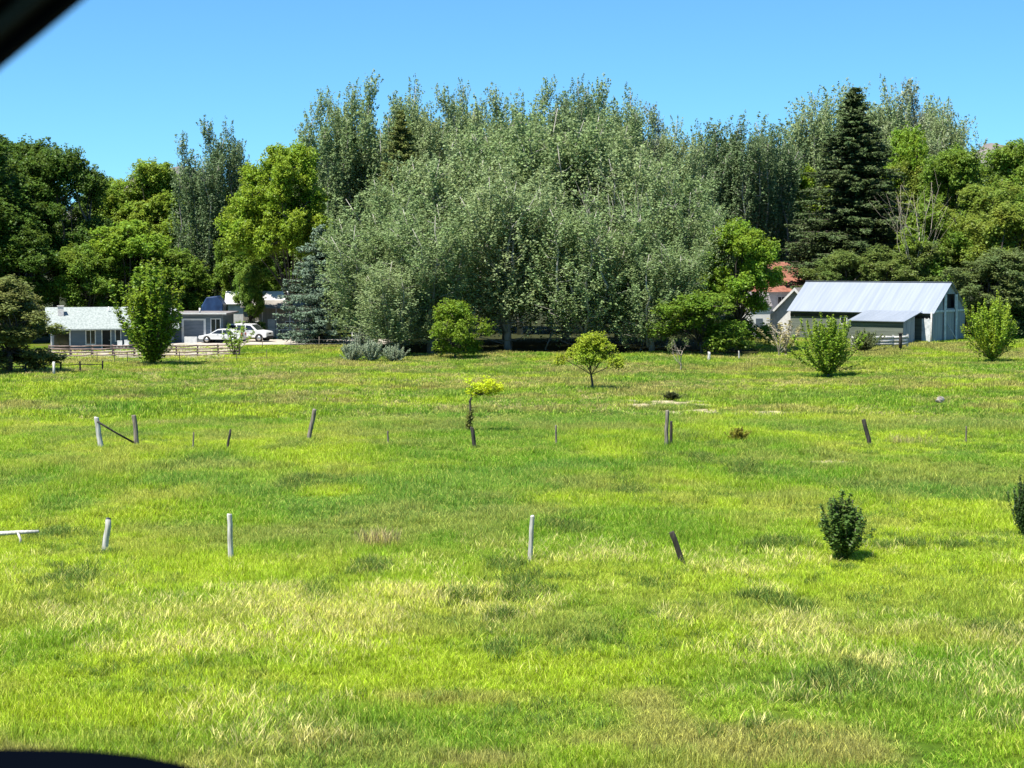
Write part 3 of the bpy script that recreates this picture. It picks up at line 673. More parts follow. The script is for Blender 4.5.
def scatter(y0, y1, dens, ids, sc):
    n = int(dens * (.31 * (y1 * y1 - y0 * y0) + 6 * (y1 - y0)))
    u = RNG.random(n); y = np.sqrt(y0 * y0 + u * (y1 * y1 - y0 * y0)); x = RNG.uniform(-1, 1, n) * (.31 * y + 3)
    keep = dirtmask(x, y) < RNG.uniform(.15, 1.15, n)
    keep &= ~((y > 186) & (x < -9)); keep &= ~((y > 171) & (x < -27.2) & (x > -50) & (RNG.random(n) < .8))
    keep &= ~((y > 176) & (x > -16) & (x < 24))
    x = x[keep]; y = y[keep]; n = len(x)
    c = patch(x, y) * RNG.uniform(.8, 1.25, n)[:, None]
    hh = .3 + 1.5 * (vnoise(x, y, 2.1, 21) * .6 + vnoise(x, y, 7, 22) * .4)
    P.append(np.stack([x, y, hgt(x, y)], 1)); Cc.append(c); Id.append(RNG.choice(ids, n)); Sc.append(np.stack([np.full(n, sc), np.full(n, sc), sc * hh * RNG.uniform(.8, 1.2, n)], 1))
scatter(22, 62, 14, [0, 1, 2], 1.0)
scatter(62, 104, 8, [0, 1, 2], 1.3)
scatter(104, 206, 2.4, [7, 8, 9], 1.1)
for px, py, wx, hy in ((378, 548, 18, 12), (915, 446, 24, 4)):   # dry stalks
    g = G(px, py); a = wx / PX(g.y); n = 36; r = np.sqrt(RNG.random(n)); th = RNG.random(n) * 2 * PI; x = g.x + a * r * np.cos(th); y = g.y + .8 * a * r * np.sin(th)
    P.append(np.stack([x, y, hgt(x, y)], 1)); Cc.append(np.array([.42, .35, .17]) * RNG.uniform(.5, 1.3, n)[:, None]); Id.append(RNG.choice([3, 4], n)); s_ = RNG.uniform(.9, 1.7, n); Sc.append(np.stack([s_ * .7, s_ * .7, s_ * 1.3], 1))
# seeding grass
n = 80000; y = np.sqrt(RNG.uniform(28 ** 2, 62 ** 2, n)); x = RNG.uniform(-1, 1, n) * (.3 * y + 2); k = RNG.random(n) < dens_tan(x, y); x = x[k]; y = y[k]; n = len(x)
c = np.array([.62, .58, .22]) * RNG.uniform(.7, 1.2, n)[:, None]; g_ = (RNG.random(n) < .45)[:, None]; c = np.where(g_, patch(x, y) * 1.2, c)
P.append(np.stack([x, y, hgt(x, y)], 1)); Cc.append(c); Id.append(RNG.choice([3, 4], n)); s_ = RNG.uniform(.75, 1.2, n); Sc.append(np.stack([s_, s_, s_], 1))
n = 9000; y = np.sqrt(RNG.uniform(100 ** 2, 178 ** 2, n)); x = RNG.uniform(-1, 1, n) * (.3 * y + 2); k = (RNG.random(n) < .9 * sstep(.45, .7, vnoise(x, y, 6, 31) * .6 + vnoise(x, y, 2, 32) * .4)) & ~((y > 176)); x = x[k]; y = y[k]; n = len(x)
c = np.array([.42, .35, .17]) * RNG.uniform(.7, 1.2, n)[:, None]
P.append(np.stack([x, y, hgt(x, y)], 1)); Cc.append(c); Id.append(RNG.choice([3, 4], n)); s_ = RNG.uniform(.9, 1.3, n); Sc.append(np.stack([s_ * 1.4, s_ * 1.4, s_ * .8], 1))
# darker coarse clumps: the ones that stand out, then a random sprinkle
spots = [(85, 578, 34, 26), (510, 588, 40, 26), (832, 684, 48, 26), (630, 492, 28, 14), (745, 470, 22, 10), (700, 462, 16, 8), (655, 462, 14, 8), (320, 596, 14, 12), (120, 632, 28, 10), (1000, 632, 30, 12), (770, 606, 40, 14),
         (690, 440, 30, 6), (460, 600, 18, 8), (505, 655, 12, 10), (300, 485, 30, 8), (60, 538, 40, 6), (560, 530, 40, 8), (780, 548, 36, 6), (930, 548, 60, 5), (370, 570, 18, 8), (500, 620, 20, 6)]
for px, py, wx, hy in spots:
    g = G(px, py); a = wx / PX(g.y); b_ = max(.5, hy * g.y * g.y / (9 * F)); n = int(40 * a * b_) + 30
    r = np.sqrt(RNG.random(n)); th = RNG.random(n) * 2 * PI; x = g.x + 1.25 * a * r * np.cos(th); y = g.y + 1.25 * b_ * r * np.sin(th)
    kk = vnoise(x, y, .9, 51) * .6 + vnoise(x, y, .35, 52) * .4 > .25 + .42 * r; x = x[kk]; y = y[kk]; r = r[kk]; n = len(x)
    c = np.array([.11, .19, .03]) * RNG.uniform(.75, 1.25, n)[:, None]
    P.append(np.stack([x, y, hgt(x, y)], 1)); Cc.append(c); Id.append(RNG.choice([5, 6], n)); s_ = RNG.uniform(.9, 1.4, n) * (1.25 - .5 * r); Sc.append(np.stack([s_, s_, s_], 1))
n = 40000; y = np.sqrt(RNG.uniform(28 ** 2, 172 ** 2, n)); x = RNG.uniform(-1, 1, n) * (.3 * y + 2); k = RNG.random(n) < sstep(.56, .7, vnoise(x, y, 3, 41) * .55 + vnoise(x, y, 1.1, 42) * .45 + .05 * (y > 58)); x = x[k]; y = y[k]; n = len(x)
c = np.array([.12, .21, .03]) * RNG.uniform(.75, 1.3, n)[:, None]
P.append(np.stack([x, y, hgt(x, y)], 1)); Cc.append(c); Id.append(RNG.choice([5, 6], n)); s_ = RNG.uniform(.6, 1., n); Sc.append(np.stack([s_ * 1.2, s_ * 1.2, s_], 1))
P = np.concatenate(P); Cc = np.concatenate(Cc); Id = np.concatenate(Id); Sc = np.concatenate(Sc); n = len(P)
print('grass tufts', n)
me = bpy.data.meshes.new('grass'); me.vertices.add(n); me.vertices.foreach_set('co', P.astype(np.float32).ravel())
a = me.attributes.new('tint', 'FLOAT_COLOR', 'POINT'); a.data.foreach_set('color', np.concatenate([Cc, np.ones((n, 1))], 1).astype(np.float32).ravel())
a = me.attributes.new('pick', 'INT', 'POINT'); a.data.foreach_set('value', Id.astype(np.int32))
a = me.attributes.new('size', 'FLOAT_VECTOR', 'POINT'); a.data.foreach_set('vector', Sc.astype(np.float32).ravel())
rot = np.zeros((n, 3), np.float32); rot[:, 2] = RNG.random(n) * 6.283; rot[:, :2] = RNG.normal(size=(n, 2)) * .07
a = me.attributes.new('turn', 'FLOAT_VECTOR', 'POINT'); a.data.foreach_set('vector', rot.ravel())
me.materials.append(M_GRASS)
go = link(bpy.data.objects.new('grass', me)); tag(go, 'tall bright meadow grass with seed heads covering the whole field', 'grass', kind='stuff')
ng = bpy.data.node_groups.new('grass_scatter', 'GeometryNodeTree')
ng.interface.new_socket('Geometry', in_out='INPUT', socket_type='NodeSocketGeometry'); ng.interface.new_socket('Geometry', in_out='OUTPUT', socket_type='NodeSocketGeometry')
nd = ng.nodes; gi = nd.new('NodeGroupInput'); gout = nd.new('NodeGroupOutput')
ci = nd.new('GeometryNodeCollectionInfo'); ci.inputs['Collection'].default_value = TC; ci.inputs['Separate Children'].default_value = True; ci.inputs['Reset Children'].default_value = True
m2p = nd.new('GeometryNodeMeshToPoints')
iop = nd.new('GeometryNodeInstanceOnPoints'); iop.inputs['Pick Instance'].default_value = True
def na(nm, ty):
    x = nd.new('GeometryNodeInputNamedAttribute'); x.data_type = ty; x.inputs['Name'].default_value = nm; return x.outputs['Attribute']
lk = ng.links.new
lk(gi.outputs[0], m2p.inputs['Mesh']); lk(m2p.outputs[0], iop.inputs['Points']); lk(ci.outputs[0], iop.inputs['Instance'])
lk(na('pick', 'INT'), iop.inputs['Instance Index'])
e2r = nd.new('FunctionNodeEulerToRotation'); lk(na('turn', 'FLOAT_VECTOR'), e2r.inputs[0]); lk(e2r.outputs[0], iop.inputs['Rotation'])
lk(na('size', 'FLOAT_VECTOR'), iop.inputs['Scale']); lk(iop.outputs[0], gout.inputs[0])
md = go.modifiers.new('scatter', 'NODES'); md.node_group = ng

# ------------------------------------------------------------------ fence posts in the field
def post(px, base, top, leanpx, wpx, m, label, sq=False, cap=True, kind='fence_post', group='old fence posts in the field'):
    g = G(px, base); s = PX(g.y); h = (base - top) / s + .0; r = wpx / s / 2
    o = MB(); lx = leanpx / s; rng = rg(int(px * 7 + base))
    dep = .35
    pts = [(-lx * dep / h, 0, -dep)] + [(lx * t + rng.normal() * r * .12, rng.normal() * r * .1, h * t) for t in (0, .25, .5, .75, .97)] + [(lx, 0, h * 1.0)]
    rr = [r * 1.08, r * 1.05, r, r * .97, r * .95, r * .92, r * .85]
    o.tube(pts, rr, 4 if sq else 9)
    ob = o.build(kind, m, loc=g); tag(ob, label, 'post', group); return ob
POSTS = [
 (104, 555, 518, 5, 6.5, M_POSTW, 'short thick whitish post leaning right in the near fence line'),
 (231, 560, 513, -1, 5.6, M_POSTW, 'tall upright white post in the near left field'),
 (530, 563, 515, 2, 4.8, M_POSTW, 'upright pale post in the near middle of the field'),
 (684, 566, 531, -13, 6, M_POSTD, 'dark post leaning left in the near field'),
 (101, 450, 417, -4, 5.5, M_POSTW, 'white post holding the slanting rail in the left mid field'),
 (137, 447, 415, -3, 5, M_POSTG, 'knobbly grey-brown post at the foot of the slanting rail'),
 (193, 449, 432, 1, 1.8, M_POSTG, 'very thin short grey stake right of the slanting rail'),
 (227, 451, 429, 4, 2.6, M_POSTD, 'thin dark stake leaning right in the left mid field'),
 (308, 443, 409, 7, 4.5, M_POSTG, 'grey-brown post leaning right between stake and ivy-clad trunk'),
 (388, 446, 431, 0, 1.8, M_POSTG, 'hair-thin stake left of the ivy-clad trunk'),
 (475, 449, 427, -3, 4, M_POSTD, 'dark post just right of the ivy-clad trunk'),
 (556, 446, 425, 0, 2, M_POSTG, 'thin grey stake in the middle of the mid field'),
 (666, 448, 410, 1, 4, M_POSTG, 'pale grey post of the close pair in mid field'),
 (671, 447, 421, 0, 3, M_POSTD, 'shorter dark post of the close pair in mid field'),
 (870, 447, 419, -7, 4.5, M_POSTD, 'dark post leaning left in the right mid field'),
 (966, 444, 426, 0, 1.6, M_POSTG, 'thin pale stake in the far right mid field'),
]
for a_ in POSTS: post(*a_)
# slanting rail between two posts
a = G(101, 450); b = G(137, 447); h1 = (449 - 420) / PX(a.y); h2 = .22
mb = MB(); mb.tube([(0, 0, 0), ((b.x - a.x) * .5, (b.y - a.y) * .5 + .02, (b.z - a.z + h2 - h1) * .5 - .03), (b.x - a.x, b.y - a.y, b.z + h2 - a.z - h1)], [.05, .045, .05], 7)
tag(mb.build('fence_rail', M_POSTD, loc=(a.x - .12, a.y - .12, a.z + h1)), 'dark rail slanting down from white post to knobbly post', 'rail')
# fallen whitish timber at the left edge
g = G(-19, 547); mb = MB(); mb.tube([(-.6, 0, .25), (.4, 0, .42), (1.2, .05, .46), (1.85, 0, .5)], [.09, .08, .07, .05], 7); mb.tube([(.35, 0, .4), (.15, -.1, .15), (-.1, -.15, -.05)], [.07, .06, .05], 6); mb.tube([(1.2, 0, .45), (1.3, -.1, .25), (1.25, -.1, 0)], [.04, .04, .03], 6)
mb.tube([(-.5, 0, .25), (-.55, .1, 0), (-.6, .1, -.1)], [.07, .06, .05], 6)
tag(mb.build('fallen_timber', M_POSTW, loc=g), 'bleached fallen timber lying in the grass at the left edge', 'log')
# pale rock
g = G(940, 404); me = bpy.data.meshes.new('rock'); bm = bmesh.new(); bmesh.ops.create_icosphere(bm, subdivisions=3, radius=.26)
for v in bm.verts:
    n_ = float(vnoise(v.co.x + v.co.z * 1.3, v.co.y, .16, 2)) - .5; v.co *= 1 + n_ * .7; v.co.x *= 1.05; v.co.z = v.co.z * .85 + .25
bm.to_mesh(me); bm.free(); me.materials.append(M_ROCK); o = bpy.data.objects.new('rock', me); link(o); o.location = g; tag(o, 'small pale boulder alone in the right mid field', 'rock')

# ------------------------------------------------------------------ rail fence and wire fences at the left
def railfence(name, pts, hh, rails, m, label, pr=.06, step=None, thick=.05, postm=None):
    base = Vector((pts[0][0], pts[0][1], H(*pts[0]))); o = empty(name, base, 0, label, 'fence')
    P3 = [Vector((x, y, H(x, y))) - base for x, y in pts]
    for i, p in enumerate(P3):
        w = pr * (1 + .25 * math.sin(i * 7)); l = .04 * math.sin(i * 3.7)
        MB().box(-w, w, -w, w, -.3, hh * (1 + .05 * math.sin(i * 5.1))).build('post', postm or m, o, loc=p, rot=(0, l, 0))
    for i in range(len(P3) - 1):
        for z in rails:
            j = .03 * math.sin(i * 2.3 + z * 9); a, b = P3[i], P3[i + 1]; d = b - a
            q = Vector((0, -pr - thick * .3, 0))
            MB().tube([a + q + Vector((0, 0, z + j)), a + d * .5 + q + Vector((0, 0, z + j - .02)), b + q + Vector((0, 0, z - j))], thick, 5).build('rail', m, o)
    return o
x0 = W(48, 300, 173); x1 = W(238, 300, 175)
pts = [(x0.x + (x1.x - x0.x) * i / 9, 173.2 + .25 * i) for i in range(10)]
railfence('rail_fence', pts, 1.15, (.2, .48, .78, 1.06), M_RAIL, 'long brown three-rail wooden fence in front of the slate house', pr=.08, thick=.07)
pts = [(G(px, 374).x, 150 + i * .8) for i, px in enumerate((-14, 12, 36))] + [(G(54, 374).x, 150)]
railfence('paddock_rail', [(G(px, 378).x, y) for px, y in ((-20, 143), (8, 144.5), (37, 146), (53, 147.5), (72, 149))], .85, (.62,), M_POSTD, 'low dark single-rail fence by the reddish bush at the left', pr=.05, thick=.035)
tag(MB().tube([(0, 0, -.2), (0, 0, 1.1)], .1, 8).build('fence_post', M_POSTW, loc=G(54, 376)), 'thick pale post in the low single-rail fence by the reddish bush', 'post')
def wirefence(name, pts, hh, label, m=M_POSTD, wires=(.4, .8), r=.03):
    base = Vector((pts[0][0], pts[0][1], H(*pts[0]))); o = empty(name, base, 0, label, 'fence'); P3 = [Vector((x, y, H(x, y))) - base for x, y in pts]
    for p in P3: MB().tube([p + Vector((0, 0, -.3)), p + Vector((0, 0, hh))], r, 5).build('post', m, o)
    for z in wires:
        MB().tube([p + Vector((0, -r - .008, z)) for p in P3], .006, 4).build('wire', M_METAL, o)
wirefence('wire_fence', [(G(px, 370).x, 160 + i * .5) for i, px in enumerate((74, 92, 105, 125, 158, 184, 215, 246))], 1.05, 'thin wire fence with dark stakes between field and rail fence')
wirefence('wire_fence', [(W(px, 300, 183).x, 183 + i * .4) for i, px in enumerate((262, 290, 318, 345, 372, 400))], 1.1, 'pale wire fence along the near side of the driveway', m=M_POSTG)
for px, b_, t_, lab in ((357*0 + 709, 361, 352, 'stubby white post at the foot of the low bright green tree'), (739, 360, 351, 'thin pale stake right of the low bright green tree')):
    post(px, b_, t_, 0, 3 if 'stub' in lab else 1.6, M_POSTW, lab, group='old fence posts in the field')
wirefence('mesh_fence', [(W(px, 300, 187).x, 187) for px in (352, 364, 376, 388, 400)], 1.35, 'grey wire mesh fence at the grove end of the driveway', m=M_METAL, wires=(.2, .4, .6, .8, 1.0, 1.2, 1.32), r=.04)

# ------------------------------------------------------------------ buildings
def window(parent, x0, x1, z0, z1, y, m=M_WHITE, fr=.1, mull=True, face=-1, axis='y'):
    """frame with glass pane on a wall face whose outer plane is at y (facing -y) or x (axis='x')"""
    mb = MB(); d = .06
    def bx(M_, a, b, c, e, p0, p1):
        lo, hi = sorted((y + face * p0, y + face * p1))
        if axis == 'y': M_.box(a, b, lo, hi, c, e)
        else: M_.box(lo, hi, a, b, c, e)
    bx(mb, x0, x0 + fr, z0, z1, -.03, d); bx(mb, x1 - fr, x1, z0, z1, -.03, d); bx(mb, x0 + fr, x1 - fr, z0, z0 + fr, -.03, d); bx(mb, x0 + fr, x1 - fr, z1 - fr, z1, -.03, d)
    if mull: c = (x0 + x1) / 2; bx(mb, c - fr / 3, c + fr / 3, z0 + fr, z1 - fr, -.03, d - .01)
    w = mb.build('window', m, parent); g = MB(); bx(g, x0 + fr, x1 - fr, z0 + fr, z1 - fr, -.02, .02)
    g.build('pane', M_GLASS, w); return w
def gable_walls(mb, x0, x1, y0, y1, z0, ze, zr):
    mb.box(x0, x1, y0, y1, z0, ze); ym = (y0 + y1) / 2
    mb.add([(x0, y0, ze), (x0, y1, ze), (x0, ym, zr), (x1, y0, ze), (x1, y1, ze), (x1, ym, zr)], [(0, 1, 2), (3, 5, 4), (0, 2, 5, 3), (1, 4, 5, 2)])
def gable_roof(x0, x1, y0, y1, ze, zr, ov=.4, t=.12, xo=.4):
    ym = (y0 + y1) / 2; s = (zr - ze) / (ym - y0); e = ze - ov * s
    return MB().prism([(y0 - ov, e + .02), (ym, zr + .02), (y1 + ov, e + .02), (y1 + ov, e + t), (ym, zr + t + .02), (y0 - ov, e + t)], x0 - xo, x1 + xo, 'x')

# slate ranch house with a white chimney
D0 = 188; c = W(43, 300, D0); rot0 = math.radians(14)
gz = H(c.x + 6, D0); hb = empty('ranch_house', (c.x + .7, D0, gz), rot0, 'slate-blue single storey house with pale shingled roof and white chimney', 'house')
ze = W(60, 330, D0).z - gz + .25; zr = W(60, 309, D0 + 3.5).z - gz
mb = MB(); mb.box(2.0, 12.4, 0, 7, -.5, ze + .02); ym = 3.5; mb.box(0.1, 2.0, 2.8, 7, -.5, ze + .02)
mb.build('wall', M_SLATE, hb)
MB().box(.35, 1.9, 2.72, 2.79, .1, ze - .2).build('porch_shade_panel', M_GLASS, hb)  # dark glass panel added to make the porch recess look shaded
MB().box(.1, 1.98, -.02, 2.7, ze - .12, ze - .06).build('porch_ceiling', M_DARK, hb)
mb = MB()
for xx_ in (0.1, 12.3): mb.prism([(0, ze + .03), (7, ze + .03), (3.5, zr)], xx_, xx_ + .1, 'x')
mb.build('gable', M_SLATE, hb)
rf = gable_roof(0, 12.4, 0, 7, ze, zr, ov=.6, t=.16, xo=.5).build('roof', M_SHINGLE, hb)
MB().box(.75, 1.35, 1.8, 2.5, ze + .3, zr + .3).box(.7, 1.4, 1.75, 2.55, zr + .3, zr + .38).build('chimney', M_CHIM, rf)
MB().tube([(5.9, 2.6, zr - .7), (5.9, 2.6, zr + .25)], .06, 7).build('vent_pipe', M_WHITE, rf)
MB().box(1.85, 2.0, -.08, .1, -.3, ze - .03).build('trim', M_WHITE, hb)
MB().box(0.0, .15, -.05, .1, -.3, ze - .03).build('porch_post', M_WHITE, hb)
window(hb, 3.45, 4.5, .55, ze - .25, 0)
MB().box(5.05, 5.15, -.05, .08, 0, ze - .05).box(5.95, 6.05, -.05, .08, 0, ze - .05).build('door_frame', M_WHITE, hb)
dr = MB().box(5.15, 5.95, -.03, .03, .02, ze - .1).build('door', M_DARK, hb); MB().lathe([(.04, 0), (.05, .04), (.02, .07)], (5.85, -.1, 1.0), 'y', 8).build('handle', M_METAL, dr)
window(hb, 6.4, 7.05, .85, ze - .2, 0, mull=False)
# two white garden chairs at the house front
for i, (xx_, lab) in enumerate(((6.8, 'white garden chair left of its twin by the slate house wall'), (7.5, 'white garden chair right of its twin by the slate house wall'))):
    p = hb.location + Matrix.Rotation(rot0, 3, 'Z') @ Vector((xx_, -.9, 0)); p.z = H(p.x, p.y)
    ch = empty('garden_chair', p, PI, lab, 'chair', 'white garden chairs')
    MB().box(-.25, .25, -.25, .25, .38, .43).build('seat', M_WHITE, ch); MB().box(-.25, .25, -.3, -.25, .43, .9).build('backrest', M_WHITE, ch)
    for a_ in (-.22, .22):
        for b_ in (-.22, .22): MB().box(a_ - .02, a_ + .02, b_ - .02, b_ + .02, -.02, .38).build('leg', M_WHITE, ch)

# flat roofed garage
D1 = 192; c = W(170, 300, D1); gz = H(c.x + 3, D1) - .1; gb = empty('garage', (c.x, D1, gz), math.radians(-2), 'low flat roofed slate-blue garage with a white framed door', 'garage')
zt = W(200, 313, D1).z - gz; wg = 5.5
MB().box(0, wg, 0, 6, -.6, zt - .18).build('wall', M_SLATE, gb)
rf = MB().prism([(-.7, zt - .22), (6.3, zt - .12), (6.3, zt + .05), (-.7, zt)], -.4, wg + .5, 'x').build('roof', M_GREYR, gb)
MB().box(-.4, wg + .5, -.76, -.705, zt - .1, zt + .04).build('fascia', M_WHITE, rf)
MB().tube([(2.9, 1, zt - .1), (2.9, 1, zt + .5)], .1, 8).build('vent_pipe', M_WHITE, rf)
MB().box(1.2, 1.42, -.1, .05, -.1, zt - .75).box(3.5, 3.72, -.1, .05, -.1, zt - .75).box(1.2, 3.72, -.11, .05, zt - .75, zt - .58).build('door_frame', M_WHITE, gb)
gd = MB(); zz = 0
while zz < zt - .8: gd.box(1.42, 3.5, -.04, .04, zz, zz + .38); zz += .4
gd.build('door', surf('grey_door', (.1, .12, .14), (.15, .17, .2), (1, 1, 5), .6), gb)
MB().box(1.7, 3.0, -1.2, -1.1, 0, .75).build('panel', M_WHITE, gb)
window(gb, 4.2, 5.3, .8, zt - .55, 0, mull=True)

# beige trailer home under the tree
D2 = 203; c = W(243, 300, D2); gz = H(c.x + 3, D2) - .05; tb = empty('trailer_home', (c.x, D2, gz), 0, 'beige trailer home with pale roof half hidden under the yellow-green tree', 'house')
zt = W(260, 307, D2).z - gz
MB().box(0, 7.2, 0, 3.6, -.2, zt).build('wall', M_BEIGE, tb)
gable_roof(0, 7.2, 0, 3.6, zt, zt + .6, ov=.3, t=.1, xo=.25).build('roof', M_TROOF, tb)
window(tb, 1.0, 1.9, 1.1, 1.9, 0); window(tb, 4.6, 5.6, 1.1, 1.9, 0)
MB().box(2.7, 3.5, -.05, .02, .2, 2.1).build('door', M_WHITE, tb)
pr = MB(); pr.box(2.2, 6.8, -1.5, -1.42, .95, 1.03)
for k in range(9): pr.box(2.2 + k * .57, 2.26 + k * .57, -1.49, -1.43, 0, .95)
pr.build('porch_railing', M_WHITE, tb)
for k in range(4): MB().box(2.25 + k * 1.5, 2.33 + k * 1.5, -1.4, -1.32, 0, zt - .1).build('porch_post', M_WHITE, tb)
gable_roof(2, 7, -1.6, 0, zt - .15, zt - .1, ov=.1, t=.06, xo=.1).build('porch_roof', M_TROOF, tb)
# pale shed with bright roof behind, blue tarp
c = W(228, 300, 214); gz = H(c.x, 214); sb = empty('shed', (c.x, 214, gz), math.radians(4), 'white walled shed with a bright roof glimpsed behind the garage trees', 'shed')
zt = W(240, 303, 214).z - gz; MB().box(0, 6.5, 0, 4, -.2, zt).build('wall', M_WHITE, sb); gable_roof(0, 6.5, 0, 4, zt, zt + 1.2, ov=.3, t=.1).build('roof', M_WHITE, sb)
c = W(202, 300, 208); gz = H(c.x, 208); zt = W(210, 296, 208).z - gz
mb = MB(); mb.prism([(0, 0), (2.3, 0), (2.35, zt * .8), (1.7, zt), (.5, zt * .97), (-.1, zt * .75)], 0, 2.6, 'y'); tp = empty('tarp_covered_stack', (c.x, 208, gz), 0, 'tall stack covered with a blue tarp behind the garage roof', 'tarp')
mb.build('tarp', M_TARP, tp, bevel=.1); MB().tube([(-.12, -.02, zt * .4), (1.2, -.05, zt * .38), (2.4, -.02, zt * .4)], .02, 5).build('rope', M_WHITE, tp)

# weathered barn with a lean-to
D3 = 192; c = W(933, 300, D3); BZ = H(c.x, D3 + 2) - .05; bb = empty('barn', (c.x, D3, BZ), math.radians(-37), 'weathered barn with pale metal roof, open lean-to and blue-grey board gable', 'barn')
ze = W(932, 311.5, D3).z - BZ; zr = W(955, 283, D3 + 3.7).z - BZ; LB = 16.6; DW = 8.2
mb = MB(); mb.box(-LB, -.06, 0, DW - .0, -.3, ze - .02); mb.build('wall', M_GREENB, bb)
# gable of vertical boards
mb = MB(); nbd = 24
for k in range(nbd):
    y0 = DW * k / nbd + .008; y1 = DW * (k + 1) / nbd - .008; ymid = (y0 + y1) / 2; zt = ze + (zr - ze) * (1 - abs(ymid - DW / 2) / (DW / 2))
    if 2.95 < ymid < 5.3: mb.box(-.05, .0 + .012 * (k % 3), y0, y1, -.3, ze + .25); mb.box(-.05, .0 + .012 * (k % 3), y0, y1, min(zt - .1, ze + 1.75), zt)
    else: mb.box(-.05, .0 + .012 * (k % 3), y0, y1, -.3, zt)
mb.build('gable', M_GREYB, bb)
MB().box(-3, -.3, 2.9, 5.3, ze + .02, ze + 1.9).build('loft_shade_block', M_DARK, bb)  # solid block, painted shade behind the loft opening
M_BWHITE = surf('worn_white_board', (.42, .45, .46), (.66, .68, .68), (3, 3, 3), .8)
MB().box(.03, .12, 0, DW, ze - .12, ze + .1).build('gable_beam', M_BWHITE, bb)
for yy in (2.5, 5.4): MB().box(.13, .22, yy, yy + .38, -.2, ze + (zr - ze) * (1 - abs(yy + .2 - DW / 2) / (DW / 2)) - .15).build('gable_post', M_BWHITE, bb)
for yy in (5.22, 2.95): MB().box(.13, .2, yy, yy + .12, ze + .2, ze + 1.7).build('opening_frame', M_BWHITE, bb)
rf = gable_roof(-LB, 0, 0, DW, ze, zr, ov=.35, t=.07, xo=.3).build('roof', M_STEEL, bb)
MB().box(-LB - .32, .32, DW / 2 - .18, DW / 2 + .18, zr + .085, zr + .12).build('ridge_cap', M_STEEL, rf)
MB().box(-LB, -.06, -.06, -.0, ze - .75, ze - .45).build('eave_shade_strip', M_POSTD, bb)  # dark strip standing in for the shade under the eave
window(bb, -10.6, -9.75, ze - 1.55, ze - .75, 0, mull=False)
# lean-to
lx0, lx1, ld = -7.2, -1.3, 4.3; zl = W(880, 322, D3 - 3).z - BZ
lt = MB().prism([(-ld - .3, zl), (-.36, ze - .03), (-.36, ze + .04), (-ld - .3, zl + .07)], lx0 - .2, lx1 + .3, 'x').build('lean_to_roof', M_STEEL, bb)
MB().box(lx0, lx1, -ld, -ld + .08, -.3, zl + .02).build('lean_to_wall', M_GREENB, bb)
mb = MB()
for k in range(10):
    y0 = -ld + .09 + k * .27
    mb.box(lx1 - .08, lx1 - .02 + .012 * (k % 2), y0, y0 + .26, -.3, zl + (y0 + .13 + ld) / ld * (ze - zl) - .1)
mb.build('lean_to_side', M_GREYB, bb); MB().box(lx0, lx0 + .08, -ld + .08, -.0, -.3, zl).build('lean_to_side', M_GREYB, bb)
mb = MB()
for k in range(8): mb.box(-1.15 + k * .14, -1.02 + k * .14, -.16, -.1, -.1, ze - .75 + .05 * math.sin(k * 4))
mb.build('door', M_BWHITE, bb)
MB().tube([(.3, -1.0, -.5), (.1, -.55, ze - .1)], .085, 7).build('prop_post', M_POSTW, bb)
MB().tube([(.9, 4.3, .0), (.15, 3.6, 1.7)], .06, 6).build('prop_plank', M_POSTW, bb)
# tan barrel-like clutter in the doorway
# white plank fence before the lean-to
a = W(852, 300, 184); b = W(908, 300, 185.5)
railfence('plank_fence', [(a.x + (b.x - a.x) * i / 4, 184 + i * .4) for i in range(5)], 1.25, (.4, .72, 1.04), M_POSTW, 'short whitish plank fence in front of the lean-to', pr=.08, thick=.155)
g = W(901, 300, 183); g.z = H(g.x, 183)
tag(MB().tube([(0, 0, -.3), (.02, 0, 1.2), (0, 0, 1.6)], [.18, .16, .17], 9).box(-.22, .22, -.22, .22, 1.6, 1.68).build('gate_post', M_POSTD, loc=g), 'thick dark gate post with pale cap in front of the lean-to', 'post')

# red roofed house
D4 = 217; c = W(777, 300, D4); gz = H(c.x, D4); rb = empty('red_roofed_house', (c.x, D4, gz), math.radians(22), 'white house with a faded red roof and a grey roofed wing', 'house')
zr = W(785, 262, D4).z - gz; ze = W(785, 291, D4).z - gz
MB().box(-1.5, 7, 0, 7, -.3, ze).build('wall', M_WHITE, rb)
mb = MB(); mb.add([(-2, -.5, ze - .1), (7.5, -.5, ze - .1), (7.5, 7.5, ze - .1), (-2, 7.5, ze - .1), (1.0, 3.5, zr), (3.5, 3.5, zr)], [(0, 1, 5, 4), (1, 2, 5), (2, 3, 4, 5), (3, 0, 4), (3, 2, 1, 0)])
mb.build('roof', M_RED, rb)
window(rb, 0, 1.2, ze - 1.7, ze - .6, 0)
w_ = empty('x', (0, 0, 0)); bpy.data.objects.remove(w_)
D5 = 212; c = W(796, 300, D5); gz5 = H(c.x, D5)
wb = empty('small_house', (c.x, D5, gz5), math.radians(60), 'white cottage with grey roof slope and white bargeboard left of the barn', 'house')
zr5 = W(801, 288, D5).z - gz5; ze5 = W(776, 316, D5).z - gz5
